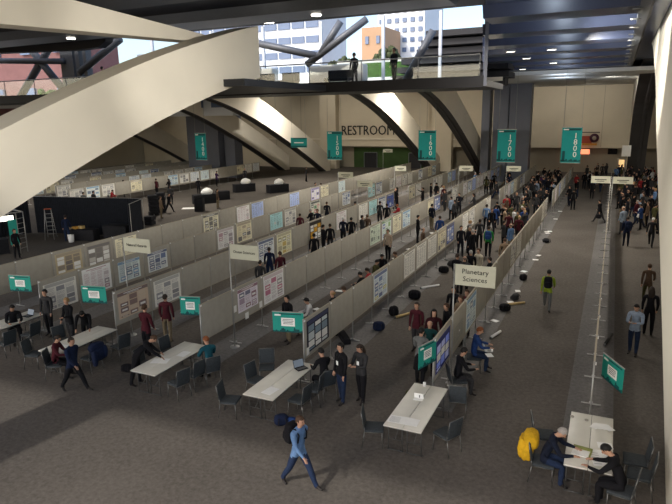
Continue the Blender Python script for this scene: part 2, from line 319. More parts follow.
PEOPLE = [  # x, y, pose, facing, top, trousers, hair, extras, label
 (-5.57, 9.82, 'walk', -105, 'lightblue', 'navyjean', 'short_brown', 'backpack_black hero', 'person striding across the open floor in a light blue jacket with a black backpack'),
 (-6.3, 13.66, 'stand', 150, 'black', 'navyjean', 'short_black', 'badge hero', 'person in a black coat and blue jeans with white badge standing behind the table end'),
 (-5.81, 13.9, 'phone', 160, 'darkgrey', 'black', 'long_dark', 'badge hero', 'woman with long dark hair and a badge standing on the aisle floor in black trousers'),
 (-6.97, 13.84, 'sit', 60, 'black', 'black', 'short_black', '', 'seated person in black bent over the far end of the middle table'),
 (-10.55, 13.32, 'sit', 60, 'teal', 'black', 'short_red', 'hero', 'red-haired person in a teal sweater sitting at the right end of a long table'),
 (-12.05, 12.58, 'lean', -50, 'black', 'black', 'short_brown', 'hero', 'person in a black jacket leaning over papers on a long white table'),
 (-13.83, 11.22, 'walk', -88, 'navy', 'black', 'short_dark', 'hero', 'person in a navy jacket stepping past the near end of the left table'),
 (-15.01, 11.73, 'sit', -60, 'maroon', 'black', 'short_dark', '', 'person in a maroon top sitting at the left table'),
 (-16.0, 13.64, 'lean', -140, 'black', 'black', 'short_black', '', 'black-coated person stooping over the far end of the left table'),
 (-16.85, 13.79, 'hold', 175, 'black', 'darkgrey', 'short_blond', '', 'blond person in a black jacket standing behind the left table'),
 (-18.42, 14.18, 'stand', -170, 'darkgrey', 'black', 'short_black', '', 'person in dark grey standing before the white poster at the left'),
 (-18.98, 13.22, 'sit', -120, 'black', 'black', 'short_black', '', 'person in black sitting with a laptop at the leftmost table'),
 (-13.69, 14.14, 'hold', 0, 'maroon', 'black', 'short_brown', '', 'person in a dark red coat reading the brown-headed poster'),
 (-13.87, 15.37, 'stand', 20, 'maroon', 'khaki', 'short_dark', '', 'person in a maroon sweater and khaki trousers beside the board end'),
 (-9.87, 16.99, 'stand', 160, 'black', 'khaki', 'short_black', '', 'person in black jacket and khaki trousers standing behind the teal hanging sign'),
 (-9.55, 17.92, 'sit', 120, 'white', 'khaki', 'short_black', '', 'person in a white shirt sitting behind the board with the dark photo poster'),
 (-8.59, 18.01, 'stand', 90, 'black', 'black', 'bald_blond', '', 'fair-haired person whose head shows over the second board of the middle row'),
 (-8.92, 19.8, 'sit', 100, 'darkgrey', 'black', 'short_brown', '', 'person sitting low behind the board row with head just showing'),
 (-9.19, 22.05, 'sit', 80, 'black', 'black', 'short_black', '', 'seated person in black next to the person in red behind the boards'),
 (-9.16, 22.77, 'sit', 90, 'red', 'black', 'short_dark', '', 'seated person in a bright red top behind the boards'),
 (-9.35, 24.21, 'sit', -90, 'olive', 'black', 'short_black', '', 'seated person in olive beside the person in bright red'),
 (-9.51, 25.4, 'sit', 200, 'black', 'black', 'short_black', '', 'person in black seated at the far side of the red-topped person'),
 (-5.48, 17.94, 'stand', 170, 'maroon', 'darkgrey', 'short_dark', 'shoulderbag hero', 'person in a maroon sweater with a brown shoulder bag standing in the aisle'),
 (-4.74, 17.36, 'stand', 200, 'blackred', 'black', 'long_black', '', 'woman with long black hair standing opposite the maroon sweater with the bag'),
 (-4.52, 18.1, 'stand', 120, 'black', 'black', 'short_brown', '', 'brown-haired man in black standing right of the long-haired woman'),
 (-4.6, 16.42, 'stand', 180, 'darkteal', 'black', 'bald_fringe', '', 'bald man in a dark teal top standing behind the tilted teal sign'),
 (-4.63, 15.59, 'hold', -10, 'grey', 'black', 'short_black', 'skirt hero', 'person in a grey jacket and black skirt seen from behind at the teal sign'),
 (-4.77, 20.07, 'stand', 170, 'black', 'black', 'short_black', '', 'person in black standing next to the Planetary Sciences sign pole'),
 (-4.54, 20.03, 'stand', 170, 'maroon', 'black', 'short_brown', '', 'person in maroon standing behind the Planetary Sciences board row'),
 (-3.31, 17.23, 'sit', -75, 'blue', 'navyjean', 'short_red', 'laptop hero', 'red-haired person in a blue top sitting with an open laptop on the lap'),
 (-3.38, 15.42, 'sit', -60, 'black', 'darkgrey', 'short_black', '', 'dark-clothed person slumped on a chair at the foot of the sign pole'),
 (-1.93, 24.06, 'walk', 2, 'lime', 'grey', 'short_black', 'backpack_black hero', 'person in a lime green jacket with black backpack walking away down the aisle'),
 (1.1, 20.42, 'phone', 165, 'shirtblue', 'navyjean', 'short_black', 'hero', 'man in a pale blue shirt and jeans looking at a phone by the cream pier'),
 (1.62, 22.51, 'stand', 0, 'black', 'black', 'long_dark', '', 'person in a long black jacket walking beside the man with the phone'),
 (1.74, 26.52, 'walk', 0, 'brown', 'olive', 'short_brown', '', 'person in a brown top and olive trousers walking away near the cream pier'),
 (1.09, 37.86, 'stand', 10, 'navy', 'darknavy', 'short_dark', 'backpack_navy', 'person in a navy jacket with a navy backpack walking right of the sign pole'),
 (2.41, 38.27, 'walk', -10, 'black', 'black', 'hat_white', '', 'person in black wearing a white cap at the right aisle edge'),
 (-0.51, 45.47, 'walk', 60, 'black', 'darkgrey', 'short_dark', 'bag', 'person in black with a shoulder bag crossing the wide aisle'),
 (-2.62, 50.96, 'stand', 10, 'black', 'black', 'short_black', '', 'person in black standing alone at the far part of the wide aisle'),
 (-3.09, 63.42, 'stand', 150, 'red', 'black', 'short_dark', '', 'person in a red top at the far end of the wide aisle'),
 (-2.46, 65.73, 'stand', 170, 'black', 'darknavy', 'short_dark', '', 'person in black beside the white-topped figure in the wide aisle'),
 (-2.03, 66.97, 'stand', 170, 'white', 'darknavy', 'short_dark', '', 'white-topped person at the far end of the wide aisle'),
 (-1.46, 58.21, 'stand', 170, 'black', 'black', 'short_dark', '', 'person in black left of the double hanging sign'),
 (-0.58, 12.15, 'write', -90, 'darknavy', 'navyjean', 'short_grey', 'hero', 'grey-haired man in a dark navy sweater reading at the right-hand table'),
 (0.44, 11.76, 'write', 80, 'black', 'black', 'short_black', 'hero', 'black-haired person in a black jacket writing at the right-hand table'),
 (-32.0, 26.83, 'stand', 40, 'navy', 'navyjean', 'short_dark', '', 'person in navy standing by the stepladder at the black curtain'),
 (-38.61, 49.14, 'stand', 30, 'black', 'black', 'short_black', '', 'person in black standing on the open floor left of the draped tables'),
 (-33.65, 38.72, 'walk', -90, 'black', 'black', 'short_dark', '', 'person in black walking past the stacked black chairs'),
 (-32.3, 36.21, 'stand', -30, 'tan', 'khaki', 'short_brown', '', 'person in tan standing next to the stacked black chairs'),
 (-42.31, 47.05, 'stand', 0, 'maroon', 'black', 'short_dark', '', 'person in maroon reading posters in the far left row'),
 (-45.03, 45.27, 'stand', -20, 'black', 'darkgrey', 'short_dark', '', 'person in black at the left end of the far poster row'),
 (-31.01, 41.97, 'stand', -60, 'brown', 'khaki', 'short_dark', '', 'person in brown by the nearest draped table'),
 (-41.94, 40.67, 'sit', -60, 'red', 'black', 'short_dark', '', 'seated person in red beyond the black curtain'),
 (-40.79, 37.4, 'stand', 0, 'darkgrey', 'black', 'short_dark', '', 'person in dark grey behind the top edge of the black curtain'),
 (-41.1, 36.59, 'stand', 20, 'grey', 'black', 'short_dark', '', 'person in grey behind the top edge of the black curtain'),
 (-36.64, 42.51, 'stand', 40, 'darkgrey', 'black', 'short_dark', '', 'person in dark grey standing behind the stacked black chairs'),
 (-30.76, 22.23, 'stand', -90, 'black', 'black', 'short_brown', '', 'person in black standing under the bright light of the booth'),
 (-24.82, 48.62, 'stand', -60, 'black', 'black', 'short_black', '', 'left one of two people in black before the pale blue poster'),
 (-24.29, 48.79, 'stand', 60, 'black', 'black', 'short_dark', '', 'right one of two people in black before the pale blue poster'),
 (-33.68, 63.68, 'stand', -60, 'darkgrey', 'black', 'short_dark', '', 'person in dark grey at the far edge of the open floor'),
 (-14.51, 23.44, 'stand', 30, 'navy', 'navyjean', 'short_dark', '', 'person in navy in front of the yellow poster'),
 (-13.54, 21.08, 'stand', 10, 'darkgrey', 'black', 'short_dark', '', 'person in dark grey behind the Ocean Sciences sign'),
 (-13.49, 22.73, 'stand', 60, 'maroon', 'black', 'short_brown', '', 'person in maroon in front of the yellow poster'),
 (-13.91, 26.98, 'stand', 30, 'black', 'black', 'short_black', '', 'person in black at the left of the group by the amber poster'),
 (-14.59, 29.45, 'stand', -40, 'black', 'black', 'short_black', '', 'black-haired person second from the left in the group by the amber poster'),
 (-14.4, 29.84, 'stand', 20, 'black', 'darkgrey', 'short_dark', '', 'person in black and grey third from the left in the amber poster group'),
 (-14.61, 32.25, 'stand', 0, 'darknavy', 'black', 'hat_white', '', 'white-haired person in dark navy facing the pink and white poster'),
 (-14.32, 32.35, 'stand', 20, 'black', 'black', 'short_black', '', 'person in black beside the white-haired one at the pink and white poster'),
 (-13.79, 33.3, 'stand', -40, 'darkgrey', 'black', 'short_dark', '', 'left person of a pair talking behind the boards of the middle aisle'),
 (-13.64, 33.75, 'stand', 50, 'brown', 'black', 'short_brown', '', 'right person of a pair talking in brown behind the boards of the middle aisle'),
 (-14.85, 39.23, 'stand', 0, 'darkgrey', 'black', 'short_dark', '', 'person in dark grey facing the blue-headed poster'),
 (-14.05, 38.49, 'stand', 30, 'black', 'black', 'short_dark', '', 'person in black right of the one facing the blue-headed poster'),
 (-16.6, 47.98, 'stand', 90, 'black', 'black', 'long_black', '', 'person in a long black coat standing tall between two board rows'),
 (-13.92, 40.48, 'sit', 90, 'red', 'black', 'short_red', '', 'person in red with red hair whose head shows over the boards'),
 (-14.29, 47.97, 'armup', 90, 'black', 'black', 'short_dark', '', 'person in black pointing at a poster with an arm raised'),
 (-14.67, 51.71, 'stand', -60, 'black', 'darkgrey', 'short_dark', '', 'left person in the dark group next to the one pointing'),
 (-14.33, 51.81, 'stand', 60, 'black', 'black', 'short_black', '', 'right person in the dark group next to the one pointing'),
 (-12.21, 47.23, 'stand', 150, 'darkgrey', 'darkgrey', 'short_dark', '', 'person in all grey standing beside the boards with the blue poster'),
 (-10.98, 39.05, 'stand', -20, 'darknavy', 'khaki', 'short_black', '', 'person in dark navy and khaki reading the blue poster'),
 (-9.2, 34.55, 'stand', 30, 'blue', 'black', 'short_dark', '', 'person in a bright blue shirt behind the blue poster on the middle row'),
 (-10.55, 34.45, 'stand', -60, 'black', 'black', 'short_black', '', 'person in black standing sideways in the middle aisle'),
 (-9.06, 30.53, 'stand', -90, 'brown', 'khaki', 'bald_fringe', '', 'bald person in a brown jacket standing behind the white text posters'),
 (-10.74, 29.61, 'stand', 170, 'beige', 'black', 'short_dark', '', 'person in an open beige cardigan and black trousers in the middle aisle'),
 (-9.03, 26.03, 'sit', 120, 'brown', 'black', 'short_brown', '', 'brown-haired person sitting low behind the middle row of boards'),
 (-10.08, 41.89, 'stand', 60, 'darkgrey', 'black', 'short_dark', '', 'person with dark grey top standing near the light tripod'),
 (-7.55, 40.22, 'stand', 0, 'lightblue', 'black', 'short_dark', '', 'person in a light blue shirt at the edge of the dense crowd'),
 (-7.27, 31.8, 'stand', -140, 'suit', 'suit', 'short_dark', '', 'left one of the men in dark suits standing behind the Planetary Sciences sign'),
 (-6.97, 31.91, 'stand', 150, 'suit', 'suit', 'short_grey', '', 'middle one of the men in dark suits standing behind the Planetary Sciences sign'),
 (-6.42, 30.9, 'stand', 60, 'black', 'black', 'short_grey', '', 'grey-haired person in black right of the men in dark suits'),
 (-6.75, 34.33, 'stand', 20, 'darkgrey', 'black', 'short_dark', '', 'person in dark grey between the suits and the green jacket'),
 (-5.85, 32.32, 'stand', 0, 'green', 'black', 'short_dark', 'backpack_blue', 'person in a green jacket with a blue pack at the crowd edge'),
 (-5.25, 26.75, 'stand', 150, 'cream', 'darkgrey', 'short_brown', '', 'person in a cream shirt behind the Planetary Sciences sign'),
 (-5.51, 26.22, 'stand', 20, 'black', 'black', 'short_grey', '', 'grey-haired person in black left of the cream shirt'),
 (-5.46, 24.8, 'stand', 20, 'darkgrey', 'black', 'bald_fringe', '', 'bald person in dark grey whose head shows above the Planetary Sciences sign'),
 (-5.82, 25.06, 'stand', -20, 'black', 'black', 'short_dark', '', 'person in black at the left edge of the Planetary Sciences sign'),
 (-4.46, 25.19, 'stand', 80, 'black', 'black', 'short_dark', '', 'person in black at the right edge of the Planetary Sciences sign'),
 (-4.11, 19.07, 'stand', 150, 'tan', 'black', 'short_brown', '', 'tan-topped person partly hidden by the pale blue poster board'),
 (-4.52, 29.42, 'stand', 20, 'tan', 'khaki', 'short_brown', '', 'person in tan beside the long board row of the wide aisle'),
 (-5.58, 37.4, 'stand', 10, 'maroon', 'black', 'short_dark', '', 'person in dark red near the board row of the wide aisle'),
 (-5.4, 34.46, 'stand', -60, 'darkgrey', 'black', 'short_dark', '', 'person in dark grey left of the dark red figure by the wide aisle boards'),
]

# ================================================================== THE SETTING
structure(MB().box((-36, 42, -.1), (84, 100, .2), M['floor']).build('floor'))
ROW_X = dict(A=0.0, B=-3.92, C=-7.85, D=-11.6, E=-15.3, F=-19.0, G=-22.7)
for r, x in ROW_X.items():      # paler carpet runners laid under each row
    n = MB().box((x-.02, 44.6, .004), (1.16, 60.6, .008), M['strip'])
    o = n.build('trim_' + str('ABCDEFG'.index(r)+1)); structure(o)
# back wall: upper plaster, recessed lower zone
structure(MB().box((-35, 82.2, 7.6), (82, .4, 8.6), M['wall']).build('wall_back'))
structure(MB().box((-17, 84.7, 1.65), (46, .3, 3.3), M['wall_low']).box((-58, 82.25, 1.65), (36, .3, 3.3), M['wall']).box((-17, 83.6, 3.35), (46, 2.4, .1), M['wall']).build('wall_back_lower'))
structure(MB().box((6.1, 45, 6), (.3, 86, 12.4), M['wall']).build('wall_right'))
structure(MB().box((-77.5, 45, 6), (.3, 90, 12), M['wall']).build('wall_left'))
# restroom alcove: green walls with dark door openings, in the lower zone
n = MB()
n.box((-29.7, 84.4, 1.5), (13.0, .1, 3.0), M['green'])
n.box((-33.4, 84.3, 1.1), (1.9, .1, 2.2), M['dark']).box((-26.4, 84.3, 1.1), (1.7, .1, 2.2), M['dark'])
structure(n.build('wall_alcove'))
for k, (x, w) in enumerate([(-33.4, 2.1), (-26.4, 1.9)]):
    structure(MB().box((x, 84.2, 2.25), (w, .1, .1), M['steel']).box((x-w/2, 84.2, 1.1), (.08, .1, 2.2), M['steel']).box((x+w/2, 84.2, 1.1), (.08, .1, 2.2), M['steel']).build('door_%d' % (k+1)))
# sills/ledges along the back wall
structure(MB().box((-35, 81.9, 4.35), (30, .25, .12), M['cream']).build('trim_8'))
# vertical joints of the big wall
n = MB()
for x in (-66, -58, -48.5, -44, -38.6, -24, -6, -1.5): n.box((x, 81.98, 7.6), (.06, .06, 8.4), M['wall_low'])
structure(n.build('trim_9'))
# blue ceiling with transverse beams
n = MB().prism([(-1.4, 7.0), (6, 7.0), (6, 82.2), (-16.6, 82.2)], 'z', 11.75, 11.95, M['blue'])
structure(n.build('ceiling'))
k = 0
for i in range(14):
    y = 14.6 + 4.95*i; xl = -.2*y
    prof = [(y-.55, 11.3), (y+1.2, 11.3), (y+2.0, 11.75), (y-.75, 11.75)]
    structure(MB().prism(prof, 'x', xl, .43, M['blue']).build('beam_%d' % (i+1)))
# longitudinal duct beam at the right edge of the ceiling, with brackets and pipes
structure(MB().box((.60, 45, 11.45), (.34, 74, .3), M['steel']).box((.82, 45, 11.5), (.1, 74, .2), M['soffit']).build('beam_right'))
n = MB()
for i in range(26): n.tube((.55, 14+2.6*i, 11.27), (.2, 14+2.6*i, 11.27), .03, M['alu'], 6)
structure(n.build('trim_10'))
# sloping roof of the left bays and the fascia between it and the ceiling
structure(MB().poly([(-5.6, 33, 9.45), (-77, 33, 9.45), (-77, 82.2, 11.85), (-16.6, 82.2, 11.85), (-5.6, 33, 9.65), (-77, 33, 9.65), (-77, 82.2, 11.95), (-16.6, 82.2, 11.95)],
    [(0,1,2,3), (4,5,6,7), (0,1,5,4), (1,2,6,5), (2,3,7,6), (3,0,4,7)], M['cream']).build('roof'))
structure(MB().poly([(-5.6, 28, 9.0), (-16.6, 82.2, 11.6), (-16.6, 82.2, 12.1), (-5.6, 28, 12.1), (-5.45, 28, 9.0), (-16.45, 82.2, 11.6), (-16.45, 82.2, 12.1), (-5.45, 28, 12.1)],
    [(0,1,2,3), (4,5,6,7), (0,1,5,4), (1,2,6,5), (2,3,7,6), (3,0,4,7)], M['slate']).build('wall_fascia'))
# dark slab over the near part of the hall, with a deep grey box beam
n = MB().box((-27, 12, 12.7), (54.2, 32, .5), M['dark'])
structure(n.build('ceiling_near'))
structure(MB().prism([(23.4, 12.1), (25.4, 12.1), (26.0, 12.5), (22.8, 12.5)], 'x', -48, -6.3, M['steel']).build('beam_front'))
structure(MB().prism([(16.5, 12.0), (19.0, 12.0), (19.6, 12.5), (15.8, 12.5)], 'x', -48, -6.3, M['steel_d']).build('beam_middle'))
structure(MB().prism([(10.6, 11.9), (12.6, 11.9), (13.1, 12.5), (10.1, 12.5)], 'x', -48, -6.3, M['steel_d']).build('beam_rear'))
# pillars
for nm, x0, x1, y in [('pillar_slim', -14.05, -13.15, 70), ('pillar_wide', -12.75, -11.1, 70), ('pillar_broad', -11.05, -8.7, 70.2), ('pillar_left', -51.6, -46.6, 64), ('pillar_left_slim', -46.4, -44.8, 65)]:
    structure(MB().box(((x0+x1)/2, y+.9, 5.9), (x1-x0, 1.8, 11.8), M['slate']).build(nm))
for k, (x0, x1) in enumerate([(-61.5, -59.5), (-40.2, -37.6), (-23.0, -20.2)]):
    structure(MB().box(((x0+x1)/2, 81.4, 5.8), (x1-x0, 1.2, 11.6), M['wall']).build('column_%d' % (k+1)))

# ---- the arches: one profile in planes parallel to the aisles
IN = [(10.1, 5.3), (12.5, 6.25), (15.8, 7.45), (18.5, 8.3), (21.7, 9.15), (25, 9.8), (29, 10.35), (33, 10.65), (37.3, 10.78)]
IN = [(-3.5, -0.6), (0, 1.0), (3, 2.35), (6.5, 3.85)] + IN
IN = IN + [(74.6-y, z) for y, z in IN[-2::-1]]
def smooth_pts(pts, n=4):
    out = []
    for i in range(len(pts)-1):
        p0, p1, p2, p3 = pts[max(i-1, 0)], pts[i], pts[i+1], pts[min(i+2, len(pts)-1)]
        for j in range(n):
            t = j/n
            out.append(tuple(.5*((2*p1[a]) + (-p0[a]+p2[a])*t + (2*p0[a]-5*p1[a]+4*p2[a]-p3[a])*t*t + (-p0[a]+3*p1[a]-3*p2[a]+p3[a])*t**3) for a in (0, 1)))
    return out + [pts[-1]]
def arch_mesh(xf, w=1.2, y0=-9, y1=99):
    a = [(y, z) for y, z in smooth_pts(IN, 4) if y0 <= y <= y1]; n = len(a)
    def rise(y): return 2.1 if y < 20 else 2.1 + .6*min(1, (y-20)/30)
    def roof(y): return 99 if y < 33 else 9.45 + (y-33)*.0488 + .1
    b = [(y, max(z + .02, min(z + rise(y), roof(y)))) for y, z in a]
    mb = MB()
    for x, s in ((xf, 1), (xf-w, -1)):
        mb.poly([(x, y, z) for y, z in a] + [(x, y, z) for y, z in b], [(i, i+1, n+i+1, n+i) for i in range(n-1)], M['cream'])
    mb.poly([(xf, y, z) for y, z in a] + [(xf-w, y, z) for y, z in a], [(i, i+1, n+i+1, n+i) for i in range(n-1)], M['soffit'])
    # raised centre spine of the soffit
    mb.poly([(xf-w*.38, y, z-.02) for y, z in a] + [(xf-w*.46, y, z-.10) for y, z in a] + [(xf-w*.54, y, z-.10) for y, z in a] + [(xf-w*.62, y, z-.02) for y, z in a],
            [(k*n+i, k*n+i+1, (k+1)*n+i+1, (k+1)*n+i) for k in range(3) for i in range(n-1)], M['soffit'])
    mb.poly([(xf, y, z) for y, z in b] + [(xf-w, y, z) for y, z in b], [(i, i+1, n+i+1, n+i) for i in range(n-1)], M['cream'])
    return mb
for k, x in enumerate([-14.5, -21.0, -37.3, -44.1, -60]):
    o = arch_mesh(x, y0=43 if k else -9, y1=99 if k else 23.5)
    if k == 0:
        q = arch_mesh(x, y0=43); o.poly(q.v, q.f, M['cream']); nf = len(q.f)
        for i_ in range(nf): o.m[-nf+i_] = o.mi(q.mats[q.m[i_]])
    o = o.build('arch')
    tag(o, ['huge cream arch rib crossing the near left of the hall', 'cream arch rib landing beside the restroom wall', 'cream arch rib landing beside the small teal sign',
            'narrow cream arch rib left of the small teal sign', 'farthest left cream arch rib near the slate pillar'][k], 'arch', 'great arch ribs across the hall', 'structure')
# ---- the right arch pier: a wall plane pierced by one tall arch
RI = [(12.2, -.05), (16.6, 2.0), (21, 3.9), (25, 5.6), (28.8, 7.2), (32.6, 9.0), (37, 10.6), (41, 11.6), (45.7, 12.05), (51, 12.0), (58.6, 11.2), (65, 10.0), (69.8, 8.7), (73, 6.7), (75.7, 3.5), (77, 0)]
ri = smooth_pts(RI, 3); n = len(ri); mb = MB()
for x in (1.55, 3.4):
    mb.poly([(x, y, z) for y, z in ri] + [(x, y - (1.2 if y > 60 else 0)*0 if i else 12.2, 13) for i, (y, z) in enumerate(ri)], [(i, i+1, n+i+1, n+i) for i in range(n-1)], M['cream'])
    mb.poly([(x, 8, 0), (x, 12.2, 0), (x, 12.2, 13), (x, 8, 13)], [(0, 1, 2, 3)], M['cream'])
    mb.poly([(x, 77, 0), (x, 79.4, 0), (x, 79.4, 13), (x, 77, 13)], [(0, 1, 2, 3)], M['cream'])
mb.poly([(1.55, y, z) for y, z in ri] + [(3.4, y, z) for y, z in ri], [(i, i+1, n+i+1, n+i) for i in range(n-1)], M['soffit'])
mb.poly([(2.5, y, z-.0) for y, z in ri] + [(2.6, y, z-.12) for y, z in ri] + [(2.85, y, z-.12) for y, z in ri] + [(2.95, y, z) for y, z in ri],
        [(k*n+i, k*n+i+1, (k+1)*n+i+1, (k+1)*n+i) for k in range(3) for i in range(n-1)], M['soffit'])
mb.poly([(1.55, 8, 0), (3.4, 8, 0), (3.4, 8, 13), (1.55, 8, 13)], [(0, 1, 2, 3)], M['cream'])
structure(mb.build('wall_right_arch'))

# ---- the transverse gallery, a glass reflection built as solid parts: slab, glass balustrade, far glazing, city beyond
structure(MB().box((-26.3, 30.6, 9.15), (41.4, 5.2, .28), M['steel_d']).box((-26.3, 28.0, 9.2), (41.4, .12, .5), M['dark']).box((-17.2, 24.3, 9.15), (7.4, 7.6, .28), M['steel_d']).build('slab_gallery'))
n = MB()
for i in range(15): n.tube((-5.8-2.9*i, 28.05, 9.3), (-5.8-2.9*i, 28.05, 10.4), .025, M['alu'], 6)
n.tube((-5.8, 28.05, 10.4), (-46.6, 28.05, 10.4), .035, M['alu'], 6)
g = n.build('railing'); tag(g, 'thin metal handrail with glass panes along the upper gallery edge', 'railing')
MB().box((-26.2, 28.06, 9.85), (40.8, .012, 1.0), M['glass']).build('pane', g)
for i, x in enumerate([-9.0, -12.3, -16.2, -20.2, -24.1, -29.0]):
    structure(MB().box((x, 33.0, 11.2), (.16, .16, 4.0), M['bwhite']).build('window_frame_%d' % (i+1)))
for k, pts in enumerate([[(-15.9, 10.6), (-12.3, 12.7)], [(-15.0, 11.15), (-13.8, 12.7)], [(-20.5, 12.25), (-15.2, 11.0)], [(-10.2, 9.4), (-8.7, 11.9)]]):
    (x0, z0), (x1, z1) = pts
    o = MB().tube((x0, 30.5, z0), (x1, 30.5, z1), .2, M['steel'], 8).build('strut')
    tag(o, ['grey diagonal strut leaning right above the gallery middle', 'grey diagonal strut leaning left above the gallery middle', 'grey strut rising under the box beam', 'slim dark strut by the right end of the gallery'][k], 'strut', 'gallery roof struts', 'structure')
# long low bench-like planter walls (cream) in the gallery
for k, (x, w) in enumerate([(-14.6, 3.4), (-21.0, 4.6)]):
    o = MB().rbox((x, 31.8, 9.95), (w, .8, 1.3), M['cream'], .12).build('counter'); tag(o, ['cream counter in the middle of the upper gallery', 'cream counter at the left of the upper gallery'][k], 'counter')
# black louvred roof block behind the right end of the gallery
n = MB()
for i in range(6): n.box((-11.2+.25*(5-i)-.9*(i > 2), 46+i*.5, 13.55-.58*i), (6.6+.5*i, 3, .42), M['dark'])
n.box((-11.0, 49, 11.8), (6.0, 1.5, 3.8), M['dark'])
o = n.build('louvre_block'); tag(o, 'black stepped louvre block outside the right end of the gallery', 'roof', kind='structure')
# outdoors
structure(MB().box((-60, 150, 11.1), (240, 190, .3), M['paving']).build('terrace'))
structure(MB().box((-31, 93, 14.6), (24, 5, 2.4), M['grass']).build('lawn'))
structure(MB().box((-31, 97, 15.0), (26, 3, 3.6), M['paving']).box((-31, 90, 12.3), (30, 1, 2.4), M['bwhite']).build('kerb_terrace'))
def facade(name, x0, x1, y, z0, z1, nx, nz, wall, wf=.55, hf=.5, label='', dep=20):
    b = MB().box(((x0+x1)/2, y+dep/2, (z0+z1)/2), (x1-x0, dep, z1-z0), wall); o = b.build(name); tag(o, label, 'building')
    cw, chh = (x1-x0)/nx, (z1-z0)/nz; wm = MB().box((0, 0, 0), (cw*wf, .5, chh*hf), M['bwin']).mesh('window'); k = 0
    for i in range(nx):
        for j in range(nz):
            k += 1
            if k > 95: continue
            link('window', wm, o, (x0+cw*(i+.5), y-.1, z0+chh*(j+.5)))
    return o
facade('office_building', -67, -52.5, 175, 11.2, 50, 6, 14, M['bwhite'], .5, .45, 'tall white tower with square windows beyond the gallery glass')
facade('office_building', -66, -59.5, 160, 11.2, 31.3, 2, 3, M['btan'], .3, .3, 'low tan building left of the white tower', 14)
facade('office_building', -138, -84, 170, 11.2, 46, 11, 8, M['bwhite'], .86, .45, 'long pale office block with ribbon windows seen through the gallery')
facade('office_building', -76, -54.5, 50, 8.0, 24, 4, 3, M['bpink'], .3, .3, 'pinkish building behind the crossed steel braces', 6)
facade('office_building', -53.5, -40, 58, 8.0, 15.4, 4, 2, M['bwhite'], .6, .5, 'pale blue-white low building between the brace and the cream arch', 6)
rt = random.Random(5)
for i, (x, y, s) in enumerate([(-58, 130, 3.6), (-52, 137, 3.9), (-46, 128, 4.1), (-40.5, 136, 3.8), (-35, 130, 3.4), (-64, 138, 3.6), (-29.5, 137, 3)]):
    t = empty('tree', (x, y, 11.2)); tag(t, 'small grey-green street tree on the terrace, %s from the right' % ORD[6-i], 'tree', 'trees on the terrace')
    b = MB()
    for k in range(60):
        a, e, rr = rt.random()*2*PI, rt.random()*PI-.7, s*(.45+.5*rt.random())
        c = Vector((math.cos(a)*math.cos(e), math.sin(a)*math.cos(e), math.sin(e)*.8))*rr
        b.blob(c*.8 + Vector((0, 0, s*2.0)), (s*.34,)*3, M['tree'], 1, 6, 4, noise=.5, seed=k)
    b.build('crown', t); MB().tube((0, 0, 0), (0, 0, s*2), .22, M['steel_d'], 6).build('trunk', t)
# left end of the gallery, also a reflection built solid: crossed steel braces, dark bulkhead, shrubs
n = MB().prism([(-48, 12.45), (-30.2, 11.95), (-28.4, 12.0), (-27.8, 12.3), (-27.6, 12.75), (-27.6, 14.5), (-48, 14.5)], 'y', 27.6, 28.2, M['dark'])
structure(n.build('wall_bulkhead'))
def bar(name, a, b, r, mt, lab, cat='steel brace', group=None):
    o = MB().tube(a, b, r, mt, 8).build(name); tag(o, lab, cat, group, 'structure'); return o
bar('brace', (-40.1, 31, 9.5), (-36.2, 31, 13), .26, M['steel_b'], 'dark brace of the left crossed pair rising rightwards')
bar('brace', (-35.2, 31, 9.5), (-38.6, 31, 13), .26, M['steel_b'], 'dark brace of the left crossed pair rising leftwards')
bar('brace', (-46, 30.8, 12.35), (-35, 30.8, 11.75), .2, M['steel_b'], 'long horizontal dark steel member above the crossed braces')
bar('brace', (-33.8, 31, 11.0), (-29.9, 31, 12.9), .26, M['steel_b'], 'thick slanting steel brace right of the two columns')
for k, (x, w) in enumerate([(-34.9, 1.2), (-33.9, .35), (-33.2, .3)]):
    structure(MB().box((x, 31.2, 11.1), (w, .5, 4), M['steel_b']).build('column_%d' % (k+4)))
n = MB(); rr = random.Random(2)
for i in range(50): n.blob((-47+rr.random()*9, 38+rr.random()*1.5, 9.5+rr.random()*.9), (.7, .7, .6), M['grass'], 1, 6, 4, noise=.6, seed=i)
o = n.build('shrub_foliage'); tag(o, 'low green shrubs outside below the crossed braces', 'shrubs', kind='stuff')
structure(MB().box((-52, 37, 9.2), (40, 8, .4), M['paving']).build('terrace_left'))
# cream diagonal girder at the upper left
structure(MB().poly([(-16, 6.0, 10.2), (-16, 22.5, 10.95), (-16, 22.5, 11.15), (-16, 14.0, 11.55), (-16, 6, 11.9), (-16.9, 6.0, 10.2), (-16.9, 22.5, 10.95), (-16.9, 22.5, 11.15), (-16.9, 14.0, 11.55), (-16.9, 6, 11.9)],
    [(0,1,2,3,4), (5,6,7,8,9), (0,1,6,5), (1,2,7,6), (2,3,8,7), (3,4,9,8), (4,0,5,9)], M['cream']).build('beam_cream'))

